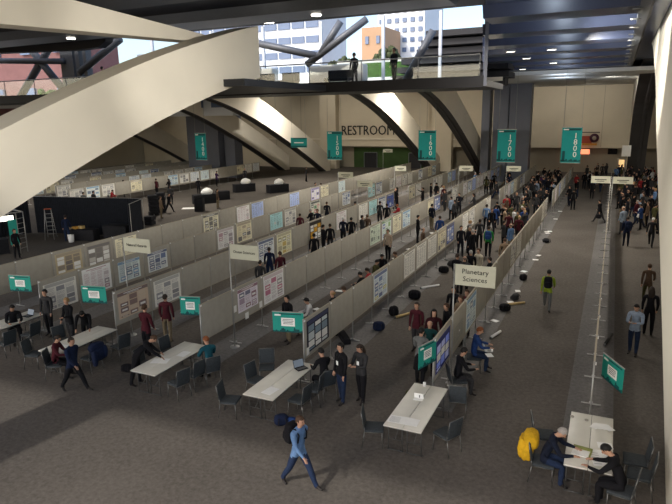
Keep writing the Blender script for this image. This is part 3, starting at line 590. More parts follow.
# ================================================================== POSTER BOARDS
pb = empty('poster_board'); tag(pb, cat='poster board')
MB().rbox((0, .91, 1.345), (.036, 1.75, 1.2), M['board'], .008).build('panel', pb)
n = MB()
n.box((0, .91, 1.955), (.045, 1.79, .02), M['wall_low']).box((0, .91, .735), (.045, 1.79, .02), M['wall_low']).box((0, 1.79, 1.345), (.045, .02, 1.22), M['wall_low'])
n.build('frame', pb)
ps = MB().tube((0, 0, .03), (0, 0, 1.99), .022, M['alu'], 8).build('post', pb)
MB().box((0, 0, .022), (.50, .05, .024), M['alu']).rbox((0, 0, .05), (.1, .1, .05), M['alu'], .01).build('foot', ps)
MB().box((.035, .02, 1.93), (.02, .07, .05), M['white']).build('clip', pb)
ROWN = dict(A='rightmost row', B='Planetary Sciences row', C='middle row', D='Ocean Sciences row', E='Natural Hazards row',
            F='row left of Natural Hazards', G='row bordering the open floor')
FAR = {'H': -42.5, 'I': -46.2, 'J': -49.9, 'K': -53.6, 'L': -57.3}
FARN = dict(H='first far row', I='second far row', J='third far row', K='fourth far row', L='fifth far row')
first = True; NB = {}
for r, x in list(ROW_X.items()) + list(FAR.items()):
    far = r in FAR; bays = range(0, 31) if not far else range(13 if r != 'H' else 12, 29)
    cnt = 0
    for b in bays:
        if r in 'BCDEF' and b in (16, 17) or r in 'IJ' and b >= 26: continue
        o = pb if first else copy_tree(pb); first = False
        o.location = (x, BAY0 + BAY*b, .008 if not far else 0)
        nm = ROWN[r] if not far else FARN[r]
        tag(o, 'grey felt poster board, %s from the near end of the %s' % (ORD[cnt], nm), 'poster board', 'boards of the ' + nm); cnt += 1

# ---- posters
PC = dict(navy=('#10122a', '#30365a', '#c9d3d6', '#7a8fa0'), royal=('#14207a', '#1c2a66', '#8fa2ff', '#c8d0ff'), yellowblue=('#c8d2d4', '#3d5a96', '#c9c23e', '#5f82b4'), white=('#cfcdc6', '#b9b8b4', '#6d6d74', '#8a8a90'),
    cream=('#cfc9b0', '#b9a98a', '#4c4a46', '#8d8257'), blue=('#2a3f86', '#1c2a5e', '#c6d2e6', '#7f97cf'), skyblue=('#c5d4e0', '#6ea3cf', '#7aa6d0', '#4d6d90'), greysheet=('#8c8a80', '#6d6b62', '#57554e', '#44423e'),
    purple=('#c9c4cc', '#7d3058', '#4c4a78', '#a080a0'), magenta=('#dcd4d4', '#d8c6cb', '#c0507c', '#9a8f95'), greentext=('#b9c4b4', '#78927c', '#2f4a3c', '#5b705f'), greenblue=('#c8d4e0', '#4c8a3c', '#3c6ab4', '#7fae5a'),
    brown=('#c4b09a', '#5a241c', '#6e4030', '#d6cdbc'), bluehead=('#ccd0d6', '#26467e', '#4468a4', '#8a96a8'), yellow=('#cdcbb0', '#b9b28a', '#d0b020', '#a09a60'), amber=('#40342a', '#1e1a18', '#d09a1c', '#e0d8c0'),
    pinkwhite=('#dcd4d6', '#cfc2c7', '#b88a98', '#9a8f96'), cyan=('#a4ccd0', '#7eb4bc', '#4c8a92', '#dfe8e8'), greenwhite=('#cad0c4', '#1e2c24', '#3e8a4c', '#c04a3c'), tan=('#b4a688', '#9a8a6a', '#4c3a2c', '#7a684c'),
    grey=('#8c8680', '#4c4440', '#c8c4bc', '#605850'), cream2=('#cac6ae', '#26221e', '#5a564a', '#3a3830'), bluetext=('#9aaad0', '#6a7cb4', '#3c4a86', '#dfe4f2'), lilac=('#b0a8cc', '#7a70a8', '#3c3868', '#dedaf0'))
def hexc(h): return tuple(((int(h[i:i+2], 16)/255)**2.2) for i in (1, 3, 5))
def pm(c, i): return mat('poster_%s_%d' % (c, i), tuple(min(.86, v*1.35) if i == 0 and c not in ('navy', 'royal', 'amber', 'greysheet', 'tan', 'grey', 'brown') else v*1.1 if i == 0 else v + (.5-v)*(.30 if c not in ('royal', 'navy', 'amber') else .05) for v in hexc(PC[c][i])), .6, var=0 if i else .03, spec=.25)
def poster_mesh(kind, c, seed):
    rn = random.Random(seed); b = MB(); S, Hd, A, B_ = (pm(c, i) for i in range(4)); W = M['white']
    def rect(y0, y1, z0, z1, mt, k=1): b.box((.003+.0016*k, (y0+y1)/2, (z0+z1)/2), (.0016, y1-y0, z1-z0), mt)
    b.box((.0015, .5, .5), (.003, 1, 1), S)
    if kind in ('header', 'fig', 'blocks', 'photo'):
        rect(.0 if kind == 'header' else .04, 1 if kind == 'header' else .96, .86, .985, Hd)
        if kind == 'header': rect(.2, .8, .925, .95, W, 2); rect(.3, .7, .885, .9, W, 2)
    else:
        rect(.15, .85, .92, .95, A); rect(.3, .7, .87, .89, A)
    cols = 3 if kind != 'text' else 4
    for i in range(cols):
        y0 = .05 + i*(.9/cols) + .01; y1 = y0 + .9/cols - .03; z = .82
        while z > .08:
            t = rn.random(); 
            if kind == 'text': t *= .55
            if kind == 'photo': t = .62 + .38*t
            if t < .5:
                for k in range(rn.randint(3, 6)):
                    if z < .07: break
                    rect(y0, y1-(.06*rn.random()), z-.007, z, A if kind == 'text' else B_); z -= .024
                z -= .02
            else:
                h = min(.12 + .14*rn.random(), z-.05)
                mt = rn.choice([A, B_, Hd] if kind != 'photo' else [A, B_, W])
                rect(y0+.01, y1-.01, z-h, z, mt); 
                if kind != 'photo' and rn.random() < .5: rect(y0+.05, y1-.05, z-h*.7, z-h*.35, W, 2)
                z -= h + .03
    return b.mesh('poster')
DESC = dict(header='with title band', fig='with figures', blocks='of coloured blocks', photo='of pictures', text='of text columns')
CN = dict(navy='dark navy', royal='deep blue', yellowblue='blue and yellow', white='white', cream='cream', blue='blue', skyblue='white and sky blue', greysheet='grey', purple='purple and white', magenta='white and magenta', greentext='pale green',
          greenblue='green and blue', brown='brown and cream', bluehead='white and dark blue', yellow='yellow and cream', amber='black and amber', pinkwhite='pinkish white', cyan='pale cyan', greenwhite='green, red and black', tan='tan', grey='grey photo',
          cream2='cream and black', bluetext='pale blue', lilac='lilac')
PMC = {}; taken = set()
def put_poster(r, b, z0, z1, kind, c, face=1):
    if r in 'BCDEF' and b in (16, 17) or r in 'IJ' and b >= 26: return
    x = ROW_X.get(r, FAR.get(r)); key = (kind, c)
    if key not in PMC: PMC[key] = poster_mesh(kind, c, len(PMC)+11)
    o = link('poster', PMC[key]); w = 1.50 if z1-z0 > .9 else 1.3
    y = BAY0 + BAY*b + .91
    o.scale = (1, w, z1-z0); o.location = (x + .021, y-w/2, z0 + .008)
    if face < 0: o.rotation_euler = (0, 0, PI); o.location = (x-.021, y+w/2, z0+.008)
    nm = ROWN.get(r) or FARN[r]; taken.add((r, b))
    tag(o, '%s poster %s, %s board, %s' % (CN[c], DESC[kind], ORD[b-(0 if r in ROW_X else 12)], nm), 'poster', 'posters on the ' + nm)
for p in POSTERS: put_poster(*p)
rn = random.Random(21)
kinds = ['text', 'text', 'fig', 'fig', 'header', 'blocks', 'photo']; cols_ = ['white', 'white', 'cream', 'bluehead', 'white', 'skyblue', 'white', 'pinkwhite', 'bluetext']
for r in 'BCDEF':
    for b in range(15, 31):
        if (r, b) not in taken and b not in (16, 17) and rn.random() < .62: put_poster(r, b, .82, 1.85, rn.choice(kinds), rn.choice(cols_))
for b in range(10, 24):
    if ('G', b) not in taken and rn.random() < .4: put_poster('G', b, .82, 1.85, rn.choice(kinds), rn.choice(cols_))
for r in 'HIJKL':
    for b in range(12 if r == 'H' else 13, 29):
        if rn.random() < (.62 if r == 'H' else .5): put_poster(r, b, .85, 1.88, rn.choice(kinds), rn.choice(cols_[:6]))

# ---- small paper slips clipped to the boards
for k, (x, y, z, w, lab) in enumerate([(-11.575, 17.0, .78, .22, 'small white paper slip pinned under the purple poster'), (-11.575, 17.95, .92, .2, 'tilted white slip pinned low between two posters'),
        (-7.825, 14.6, .92, .16, 'white slip pinned at the lower corner of the first middle row board'), (-11.575, 16.3, 1.25, .15, 'narrow white slip left of the purple poster')]):
    o = MB().box((0, 0, 0), (.004, w, .24), M['white']).build('paper_slip'); o.location = (x, y, z); tag(o, lab, 'paper')

# ---- teal hanging signs at the row ends
def teal_sign(x, y, z, rz, lab, w=.95, h=.62):
    t = empty('hanging_sign', (x, y, z), rz); tag(t, lab, 'sign', 'teal signs at the row ends')
    MB().box((0, 0, 0), (w, .012, h), M['teal']).build('panel', t)
    MB().box((0, -.009, .01), (w*.44, .005, h*.42), M['white']).build('paper', t)
    b = MB(); b.box((0, -.0125, .09), (w*.34, .003, .014), M['ink']).box((0, -.0125, .045), (w*.36, .003, .014), M['ink']).box((0, -.0125, 0), (w*.30, .003, .014), M['ink']).box((0, -.0125, -.045), (w*.32, .003, .014), M['ink'])
    b.build('printed_lines', t)
    b = MB(); rr = random.Random(4)
    for i in range(22): hh = .03 + .09*rr.random()*(1.4 if i in (7, 14, 15) else 1); b.box((-w/2+w*(i+.5)/22, -.009, -h/2+hh/2), (w/23, .005, hh), M['teal_d'])
    b.build('skyline_print', t)
    MB().box((w*.08, -.009, h*.42), (w*.7, .005, .035), M['teal_d']).build('title_line', t); MB().box((-w*.33, -.009, h*.36), (w*.2, .005, .05), M['white']).build('emblem', t)
    MB().box((0, 0, h/2+.01), (w+.03, .025, .025), M['alu']).build('rail', t)
teal_sign(-8.36, 14.4, 1.83, R(14), 'teal sign with skyline hanging left of the middle row end')
teal_sign(-16.2, 14.4, 1.78, R(14), 'teal sign with skyline hanging in front of the white poster at the left tables')
teal_sign(-20.0, 14.4, 1.78, R(12), 'leftmost teal sign with skyline by the leftmost table')
teal_sign(-12.05, 14.5, 1.85, R(14), 'teal sign with skyline beside the person in khaki trousers', .7)
teal_sign(-4.0, 14.1, 1.65, R(72), 'steeply turned teal sign seen nearly edge on at the Planetary Sciences row end', .8)
teal_sign(.42, 14.95, 1.55, R(-62), 'teal sign turned sideways at the end of the rightmost row', .98)

# ---- poles with session name cards
def pole_sign(x, y, dx, lines, lab, w=1.1, h=.58, top=3.66, size=.15, left=False):
    t = empty('pole_sign', (x, y, 0)); tag(t, lab, 'sign', 'session name signs on poles')
    MB().tube((0, 0, 0), (0, 0, top), .022, M['alu'], 8).build('pole', t)
    MB().tube((0, 0, 0), (0, 0, .03), .17, M['alu'], 16).build('base', t)
    c = (w/2+.03) * (-1 if left else 1)
    cd = MB().box((c, 0, top-h/2), (w, .02, h), M['signcard']).build('card', t)
    for i, s in enumerate(lines):
        if s:
            me = text_mesh(s, size, M['ink']); q = link('lettering', me, cd)
            q.rotation_euler = (PI/2, 0, 0); q.location = (c, -.016, top-h/2 + (len(lines)-1)*size*.55 - i*size*1.1)
        else:
            MB().box((c, -.012, top-h/2), (w*.62, .004, .05), M['ink']).box((c, -.012, top-h/2-.1), (w*.4, .004, .04), M['ink']).build('lettering', cd)
pole_sign(-3.8, 15.95, 1, ['Planetary', 'Sciences'], 'Planetary Sciences name card on a tall pole by the near board row', 1.12, .6, 3.68, .2)
pole_sign(-11.4, 15.9, 1, ['Ocean Sciences'], 'Ocean Sciences name card on a tall pole', 1.12, .5, 3.68, .135)
pole_sign(-15.6, 15.4, 1, ['Natural Hazards'], 'Natural Hazards name card on a tall pole at the left', 1.2, .5, 3.7, .14)
pole_sign(-18.7, 40.5, 1, [''], 'small name card on a pole above the row beside the restroom wall', 1.2, .42)
pole_sign(-15.0, 35.4, 1, [''], 'small name card on a pole just below and right of the other far card', 1.05, .4)
pole_sign(-25.9, 69.5, 1, [''], 'smallest name card on a pole before the green alcove', 1.2, .4)
pole_sign(-16.3, 46.5, 1, [''], 'small name card on a pole left of the pointing person', .95, .4)
pole_sign(-11.3, 48.0, 1, [''], 'small name card on a pole left of the slate pillars', 1.1, .42)
pole_sign(-7.65, 48.7, 1, [''], 'small name card on a pole under the banner 1700', 1.1, .42)
pole_sign(.12, 42.2, 1, [''], 'long pole with the right one of two joined name cards', 1.15, .45)
pole_sign(.0, 42.3, 1, [''], 'pole with the left one of two joined name cards', 1.15, .45, left=True)

# ---- big teal aisle banners
def banner(x, y, z0, z1, w, txt, lab, depth=.03):
    t = empty('banner', (x, y, 0)); tag(t, lab, 'banner', 'teal aisle number banners')
    MB().box((0, 0, (z0+z1)/2), (w, depth, z1-z0), M['tealb']).build('cloth', t)
    MB().box((0, 0, z1), (w+.1, .06, .06), M['alu']).box((0, 0, z0), (w+.06, .05, .05), M['alu']).build('rail', t)
    n = MB()
    for s in (-1, 1): n.tube((s*w*.45, 0, z1), (s*w*.45, 0, 9.5 if x < -14 else 11.2), .012, M['alu'], 5)
    n.build('wire', t)
    b = MB(); rr = random.Random(9); h = z1-z0
    for i in range(12): hh = h*(.03+.05*rr.random()); b.box((-w/2+w*(i+.5)/12, -depth/2-.006, z0+.1*h*.4+hh/2), (w/12.5, .008, hh), M['teal_d'])
    for i in range(4): b.box((-w*.36, -depth/2-.006, z0+h*(.075+.075*i)), (w*.14, .008, h*.076), M['teal_d'])
    b.build('skyline_print', t)
    MB().box((.05*w, -depth/2-.006, z1-h*.06), (w*.8, .008, h*.06), M['teal_d']).build('title_band', t); MB().box((-w*.3, -depth/2-.012, z1-h*.06), (w*.26, .008, h*.03), M['white']).build('emblem', t)
    for i, ch in enumerate(txt):
        q = link('digit', text_mesh(ch, h*.22, M['white'], .006), t); q.rotation_euler = (PI/2, 0, 0); q.location = (w*.2, -depth/2-.02, z1-h*(.24+.175*i))
banner(-3.32, 55, 3.48, 6.5, 1.6, '1800', 'tall teal banner with the number 1800 over the wide aisle')
banner(-8.75, 55, 3.45, 6.35, 1.6, '1700', 'tall teal banner with the number 1700 before the slate pillars')
banner(-16.05, 55, 3.5, 6.3, 1.7, '1600', 'tall teal banner with the number 1600 at the arch foot')
banner(-25.75, 55, 3.4, 6.25, 1.65, '1500', 'tall teal banner with the number 1500 left of the restroom sign')
banner(-42.5, 55, 3.1, 6.1, 1.5, '1400', 'tall teal banner with the number 1400 on the left slate pillar')
t = empty('banner', (-29.85, 55, 0)); tag(t, 'small wide teal sign hanging in front of the left arch ribs', 'banner')
MB().box((0, 0, 5.1), (1.9, .03, 1.0), M['tealb']).build('cloth', t); MB().box((0, -.03, 5.1), (1.1, .01, .1), M['white']).box((0, -.03, 4.72), (1.9, .01, .14), M['teal_d']).box((.1, -.03, 5.52), (1.5, .01, .1), M['teal_d']).build('print', t)
MB().tube((-.8, 0, 5.6), (-.8, 0, 9.5), .012, M['alu'], 5).tube((.8, 0, 5.6), (.8, 0, 9.5), .012, M['alu'], 5).build('wire', t)

# ---- signs on the back wall
me = text_mesh('RESTROOMS', 1.95, M['ink'], .05); me.transform(Matrix.Diagonal((.84, 1, 1, 1)))
q = link('wall_lettering', me); q.rotation_euler = (PI/2, 0, 0); q.location = (-32.6, 81.9, 5.55); tag(q, 'large dark letters RESTROOMS on the cream back wall', 'sign')
t = empty('cafe_sign', (-3.3, 81.5, 4.2)); tag(t, 'red and orange hanging cafe sign with a round dark badge on the back wall', 'sign')
MB().tube((-1.0, 0, 1.05), (1.6, 0, 1.05), .06, M['steel_d'], 6).build('bracket', t)
MB().box((0, -.02, .15), (1.5, .1, .9), mat('cafe_red', (.32, .05, .025), .6)).box((.5, -.09, -.42), (1.7, .05, .25), mat('cafe_orange', (.5, .22, .03), .6)).build('panel', t)
MB().tube((1.0, .1, .35), (1.0, -.12, .35), .55, mat('dark_plum', (.05, .012, .03), .6), 24).tube((1.0, -.12, .35), (1.0, -.14, .35), .25, M['wall_low'], 18).build('badge', t)
o = MB().rbox((-3.35, 81.4, 2.85), (1.25, .14, .6), M['exitred'], .03).build('exit_sign'); tag(o, 'glowing red lit sign under the cafe sign', 'sign')
o = MB().rbox((-.1, 84.2, 2.75), (1.1, .3, .7), M['black'], .05).build('wall_monitor'); tag(o, 'dark monitor hanging in the lower wall zone right of the lit red sign', 'monitor')
t = empty('glass_case', (1.35, 79.3, 0)); tag(t, 'warmly lit small kiosk at the foot of the right arch', 'kiosk')
MB().box((-.35, .6, 1.1), (1.0, .8, 2.2), M['wall_low']).build('body', t); MB().box((-.35, .18, 1.5), (.6, .05, 1.1), mat('kiosk_glow', (.9, .6, .25), .5, emit=(1, .65, .3), es=.7, var=0)).build('lit_panel', t)
o = MB().box((-5.6+6.9, 73, 3.5), (.9, .06, 1.2), M['white']).tube((1.3, 73, 0), (1.3, 73, 3), .04, M['alu']).build('notice_board'); tag(o, 'pale notice on a stand at the foot of the far right arch leg', 'sign')

# ================================================================== TABLES AND CHAIRS
tb = empty('folding_table'); tag(tb, cat='table')
MB().rbox((0, 0, .735), (.455, 2.42, .026), M['laminate'], .012).build('tabletop', tb)
MB().box((0, 0, .712), (.44, 2.40, .02), M['edge']).box((-.17, 0, .70), (.02, 2.1, .03), M['edge']).box((.17, 0, .70), (.02, 2.1, .03), M['edge']).build('underframe', tb)
for s in (-1, 1):
    for u in (-1, 1): MB().tube((u*.17, s*1.0, .70), (u*.17, s*.98, .02), .014, M['tleg'], 8).build('leg', tb)
    MB().tube((-.2, s*.98, .02), (.2, s*.98, .02), .016, M['tleg'], 8).tube((-.17, s*.985, .3), (.17, s*.985, .3), .010, M['tleg'], 6).tube((0, s*.985, .3), (0, s*.45, .69), .010, M['tleg'], 6).build('brace', tb)
TX = [(.05, 'right-hand table pair', 11.7), (-3.9, 'table pair below the Planetary Sciences sign', 11.72), (-7.82, 'table pair in front of the middle row', 11.75), (-11.65, 'table pair in front of the Ocean Sciences row', 11.72),
      (-15.45, 'table pair with the person in maroon', 11.72), (-19.25, 'leftmost table pair', 11.9)]
for k, (x, wh, y0) in enumerate(TX):
    for s, sn in ((-1, 'left'), (1, 'right')):
        o = tb if (k == 0 and s == -1) else copy_tree(tb)
        o.location = (x + s*.232, y0 + 1.22, 0)
        tag(o, 'narrow pale table, %s half of the %s' % (sn, wh), 'table', 'long pale folding tables')

ch = empty('stacking_chair'); tag(ch, cat='chair')
MB().rbox((0, .02, .45), (.46, .46, .06), M['chair'], .03).build('seat', ch)
rot = Matrix.Rotation(R(9), 3, 'X')
MB().rbox((0, -.245, .70), (.44, .045, .44), M['chair'], .022, rot=Matrix.Rotation(R(9), 3, 'X')).build('backrest', ch)
for s in (-1, 1):
    MB().tube((s*.215, .21, .43), (s*.225, .23, .01), .011, M['chrome'], 8).build('leg', ch)
    MB().tube((s*.215, -.20, .43), (s*.225, -.27, .01), .011, M['chrome'], 8).build('leg', ch)
MB().path([(-.225, -.2, .42), (-.232, -.215, .55), (-.232, -.285, .93), (.232, -.285, .93), (.232, -.215, .55), (.225, -.2, .42)], .011, M['chrome']).build('back_frame', ch)
MB().path([(-.215, .21, .42), (.215, .21, .42), (.215, -.2, .42), (-.215, -.2, .42), (-.215, .21, .42)], .010, M['chrome'], 6).build('seat_frame', ch)
CH = [  # x, y, facing, label
 (-.95, 13.3, -78, 'empty grey chair at the left side of the right-hand table, behind the seated grey-haired man'),
 (-.72, 12.30, -90, 'chair under the grey-haired man reading at the right-hand table'),
 (.98, 13.0, 92, 'upper empty chair on the right side of the right-hand table'),
 (1.05, 12.45, 85, 'middle chair on the right side of the right-hand table'),
 (.92, 11.75, 75, 'chair under the black-haired person writing at the right-hand table'),
 (-4.72, 12.05, -72, 'empty chair at the near left corner of the table below the Planetary Sciences sign'),
 (-3.02, 12.45, 62, 'empty chair at the near right corner of the table below the Planetary Sciences sign'),
 (-3.2, 14.3, 10, 'chair holding a blue booklet by the sign pole foot'),
 (-3.42, 17.2, -75, 'chair under the red-haired person with the laptop'),
 (-3.55, 15.1, -50, 'chair under the slumped dark person at the sign pole'),
 (-8.75, 11.85, -75, 'empty chair at the near left corner of the middle table'),
 (-8.72, 13.15, -100, 'chair half-hidden behind the left edge of the middle table'),
 (-8.95, 14.05, -150, 'chair with tall back standing at the far left corner of the middle table'),
 (-7.05, 12.6, 85, 'nearer empty chair tucked at the right side of the middle table'),
 (-7.0, 13.35, 95, 'farther chair at the right side of the middle table'),
 (-7.05, 14.15, 70, 'chair under the bent black-clad person at the middle table end'),
 (-10.72, 12.15, 75, 'nearest of the chairs on the right side of the table left of the middle'),
 (-10.68, 12.8, 80, 'second chair on the right side of the table left of the middle'),
 (-10.62, 13.6, 80, 'chair under the red-haired person in teal'),
 (-12.45, 13.85, -95, 'chair at the far left corner of the table left of the middle'),
 (-16.45, 12.0, -70, 'empty chair at the near left corner of the table with the maroon person'),
 (-15.95, 11.35, -30, 'chair under the seated maroon person at the left table'),
 (-14.5, 12.5, 85, 'chair with the blue jacket on its back at the left table'),
 (-14.35, 13.6, 80, 'farther chair on the right side of the left table'),
 (-16.55, 13.2, -100, 'chair on the far side of the table with the maroon person'),
 (-18.2, 12.3, 85, 'nearer chair on the right side of the leftmost table'),
 (-18.15, 13.2, 95, 'farther chair on the right side of the leftmost table'),
 (-12.5, 12.8, -85, 'chair on the left side of the table left of the middle, behind the leaning person'),
 (-19.25, 14.75, 180, 'chair under the person with the laptop at the leftmost table'),
]
for k, (x, y, a, lab) in enumerate(CH):
    o = ch if k == 0 else copy_tree(ch)
    o.location = (x, y, .008 if y > 14.3 and min(abs(x-v) for v in ROW_X.values()) < .6 else 0); o.rotation_euler = (0, 0, R(a)); tag(o, lab, 'chair', 'dark stacking chairs around the front tables')

# things on tables and chairs
def sheet(name, x, y, z, w, d, a, lab, mt=None, t=.004, cat='paper'):
    o = MB().box((0, 0, t/2), (w, d, t), mt or M['white']).build(name, loc=(x, y, z), rz=R(a)); tag(o, lab, cat); return o
TZ = .7485
def newspaper(x, y, a, lab, w=.62, d=.42):
    b = MB()
    b.poly([(-w/2, -d/2, 0), (0, -d/2, .012), (w/2, -d/2, 0), (w/2, d/2, 0), (0, d/2, .012), (-w/2, d/2, 0)], [(0, 1, 4, 5), (1, 2, 3, 4)], M['white'])
    b.box((0, 0, .001), (w, d, .002), M['white'])
    for i in range(6): b.box((-w*.27, -d*.38+i*d*.13, .0085), (w*.36, d*.03, .002), mat('grey_print', (.35, .35, .35), .8))
    o = b.build('open_programme', loc=(x, y, TZ), rz=R(a)); tag(o, lab, 'paper'); return o
newspaper(-3.98, 12.1, 3, 'open printed programme lying at the near end of the table below the Planetary Sciences sign', .72, .34)
sheet('paper_sheet', -7.7, 12.2, TZ, .30, .42, -8, 'white sheet at the near end of the middle table')
sheet('paper_sheet', -15.5, 12.25, TZ, .45, .32, 15, 'white sheets before the maroon person')
sheet('paper_sheet', -11.75, 12.6, TZ, .5, .36, 20, 'white papers under the hands of the leaning person')
sheet('paper_sheet', -11.45, 13.3, TZ, .28, .4, 5, 'single white sheet farther along the table with the leaning person')
sheet('paper_sheet', .35, 12.8, TZ, .30, .24, 10, 'small white note beside the open white book at the right-hand table')
newspaper(.30, 12.25, 12, 'large white open book before the black-haired writing person', .42, .62)
b = MB().box((0, 0, .006), (.36, .30, .012), M['white']).box((0, .17, .02), (.38, .10, .03), mat('olive_cover', (.22, .24, .06), .6)).box((.18, .02, .02), (.03, .30, .03), mat('olive_cover', (.22, .24, .06), .6))
tag(b.build('open_book', loc=(-.1, 12.3, TZ), rz=R(-8)), 'open book with an olive cover in front of the grey-haired man', 'book')
b = MB()
for i in range(5): b.box((-.15+.07*i, .02*math.sin(i), .006+.004*i), (.16, .26, .004), M['white'], rot=Matrix.Rotation(R(14*i-20), 3, 'Z'))
tag(b.build('leaflet_fan', loc=(.28, 13.6, TZ)), 'fan of white leaflets at the far end of the right-hand table', 'leaflets')
for x, y, l in [(-.38, 13.85, 'left one of two small round cups at the far end of the right-hand table'), (-.06, 13.8, 'right one of two small round cups at the far end of the right-hand table')]:
    tag(MB().tube((0, 0, 0), (0, 0, .02), .045, M['board'], 14).build('coaster', loc=(x, y, TZ)), l, 'coaster')
b = MB().box((0, 0, .006), (.24, .2, .012), M['white']).box((0, .02, .08), (.24, .01, .14), M['white'], rot=Matrix.Rotation(R(12), 3, 'X')).box((.02, -.005, .07), (.02, .006, .07), M['ink'])
tag(b.build('tent_card', loc=(-3.98, 13.3, TZ), rz=R(5)), 'white tent card on the far half of the table below the Planetary Sciences sign', 'sign')
tag(MB().tube((0, 0, 0), (0, 0, .11), .035, M['white'], 12, .042).build('paper_cup', loc=(-4.05, 14.05, TZ)), 'white paper cup at the far end of the table below the Planetary Sciences sign', 'cup')
tag(MB().rbox((0, 0, .01), (.30, .2, .02), mat('blue_booklet', (.03, .12, .5), .5), .005).build('booklet', loc=(-3.2, 14.3, .483), rz=R(10)), 'bright blue booklet on a chair seat by the sign pole', 'booklet')
def laptop(x, y, z, a, lab, mt='black', tilt=20):
    t = empty('laptop', (x, y, z), R(a)); tag(t, lab, 'laptop')
    MB().rbox((0, 0, .01), (.34, .24, .018), M[mt], .006).box((0, -.01, .021), (.29, .12, .002), M['edge']).build('keyboard_base', t)
    MB().rbox((0, .16, .12), (.34, .012, .23), M[mt], .005, rot=Matrix.Rotation(R(-tilt), 3, 'X')).box((0, .150, .12), (.31, .004, .2), mat('laptop_screen', (.1, .12, .15), .3, emit=(.5, .6, .7), es=.15, var=0), rot=Matrix.Rotation(R(-tilt), 3, 'X')).build('screen', t)
laptop(-19.15, 13.9, TZ, 0, 'black open laptop on the leftmost table')
laptop(-3.0, 17.48, .62, 100, 'grey open laptop on the lap of the red-haired person', 'alu')
laptop(-7.6, 13.75, TZ, 60, 'dark open laptop at the far end of the middle table')
sheet('paper_sheet', -2.92, 17.1, .62, .2, .28, 30, 'white paper on the lap of the red-haired person')

# bags, coats, backpacks on the floor
def bag(name, x, y, z, a, d, cols, lab, cat='bag', seed=0):
    t = empty(name, (x, y, z), R(a)); tag(t, lab, cat)
    c = cloth(cols)
    d = (d[0]*.9, d[1]*.85, d[2]*.8)
    MB().blob((0, 0, d[2]/2), d, c, .72, 18, 12, noise=.09, seed=seed).build('body', t)
    MB().blob((0, d[1]*.5, d[2]*.36), (d[0]*.72, d[1]*.4, d[2]*.5), c, .55, 14, 8).build('front_pocket', t)
    for s in (-1, 1): MB().path([(s*d[0]*.22, -d[1]*.45, d[2]*.85), (s*d[0]*.26, -d[1]*.72, d[2]*.6), (s*d[0]*.26, -d[1]*.68, d[2]*.3), (s*d[0]*.22, -d[1]*.4, d[2]*.1)], .012, M['black'], 6).build('strap', t)
    return t
bag('backpack', -7.25, 11.95, 0, 40, (.42, .34, .36), 'navy', 'dark blue backpack on the floor under the near right corner of the middle table')
bag('bag', -7.0, 12.05, 0, 10, (.30, .22, .26), 'blue', 'bright blue bag beside the dark blue backpack under the middle table')
bag('backpack', -4.55, 14.5, 0, 30, (.4, .3, .42), 'olive', 'olive bag at the far left corner of the table below the Planetary Sciences sign')
bag('backpack', -13.4, 12.9, 0, 10, (.5, .3, .3), 'black', 'black bag on the floor between the two left tables')
def draped(x, y, z, a, c, lab, s=1):
    t = MB().blob((0, -.05, .0), (.54*s, .30*s, .30*s), cloth(c), .75, 20, 12, noise=.10, seed=3).blob((.02, -.12, -.20), (.52*s, .26*s, .46*s), cloth(c), .7, 20, 12, noise=.16, seed=4).blob((-.2, -.2, -.30), (.16*s, .2*s, .5*s), cloth(c), .8, 14, 10, noise=.15, seed=5).blob((.18, -.22, -.16), (.15*s, .18*s, .4*s), cloth(c), .8, 14, 10, noise=.15, seed=6).build('jacket', loc=(x, y, z), rz=R(a)); tag(t, lab, 'jacket')
draped(-1.07, 12.28, .86, -85, 'yellow', 'bright yellow jacket hung over the chair back behind the grey-haired man', 1.12)
draped(-14.25, 12.48, .86, 85, 'navy', 'blue jacket hung over a chair back at the left table')

# black case by the aisle and bags along the board rows
def flat_case(x, y, a, d, c, lab, name='case'):
    tag(MB().rbox((0, 0, d[2]/2), d, cloth(c) if isinstance(c, str) else c, .03).box((0, d[1]/2+.004, d[2]*.6), (d[0]*.2, .012, .02), M['alu']).build(name, loc=(x, y, .008), rz=R(a)), lab, name)
flat_case(-8.15, 17.95, -52, (.95, .26, .2), 'black', 'long black case on the floor by the Ocean Sciences aisle')
FL = [('backpack', -7.35, 19.3, .008, 20, (.5, .34, .45), 'navy', 'dark blue bag under the board left of the yellow and blue poster'), ('backpack', -7.4, 21.1, .008, 50, (.45, .32, .5), 'black', 'black bag beside the yellow tube under the middle row'),
      ('backpack', -7.3, 23.5, .008, 10, (.62, .36, .5), 'black', 'large black bag on the runner below the second white text poster'), ('bag', -7.25, 28.2, .008, 10, (.6, .36, .42), 'black', 'black bag beneath the cream poster of the middle row'),
      ('bag', -7.2, 29.6, .008, 70, (.5, .34, .4), 'darkgrey', 'grey bag beneath the blue poster of the middle row'), ('bag', -3.45, 23.3, .008, 20, (.5, .32, .4), 'black', 'black bag at the runner edge of the wide aisle'),
      ('bag', -3.3, 25.0, .008, 80, (.5, .3, .34), 'darkgrey', 'dark grey bag near the yellow tube in the wide aisle'), ('bag', -3.4, 28.2, .008, 30, (.4, .3, .4), 'black', 'small black bag halfway up the wide aisle runner'),
      ('bag', -3.3, 37.6, .008, 100, (.9, .4, .25), 'black', 'low black heap where the wide aisle row has its gap'), ('bag', -9.2, 24.6, 0, 30, (.5, .3, .3), 'red', 'red bag on the floor behind the middle row')]
for i, f in enumerate(FL): bag(*f[:7], f[7], seed=i)
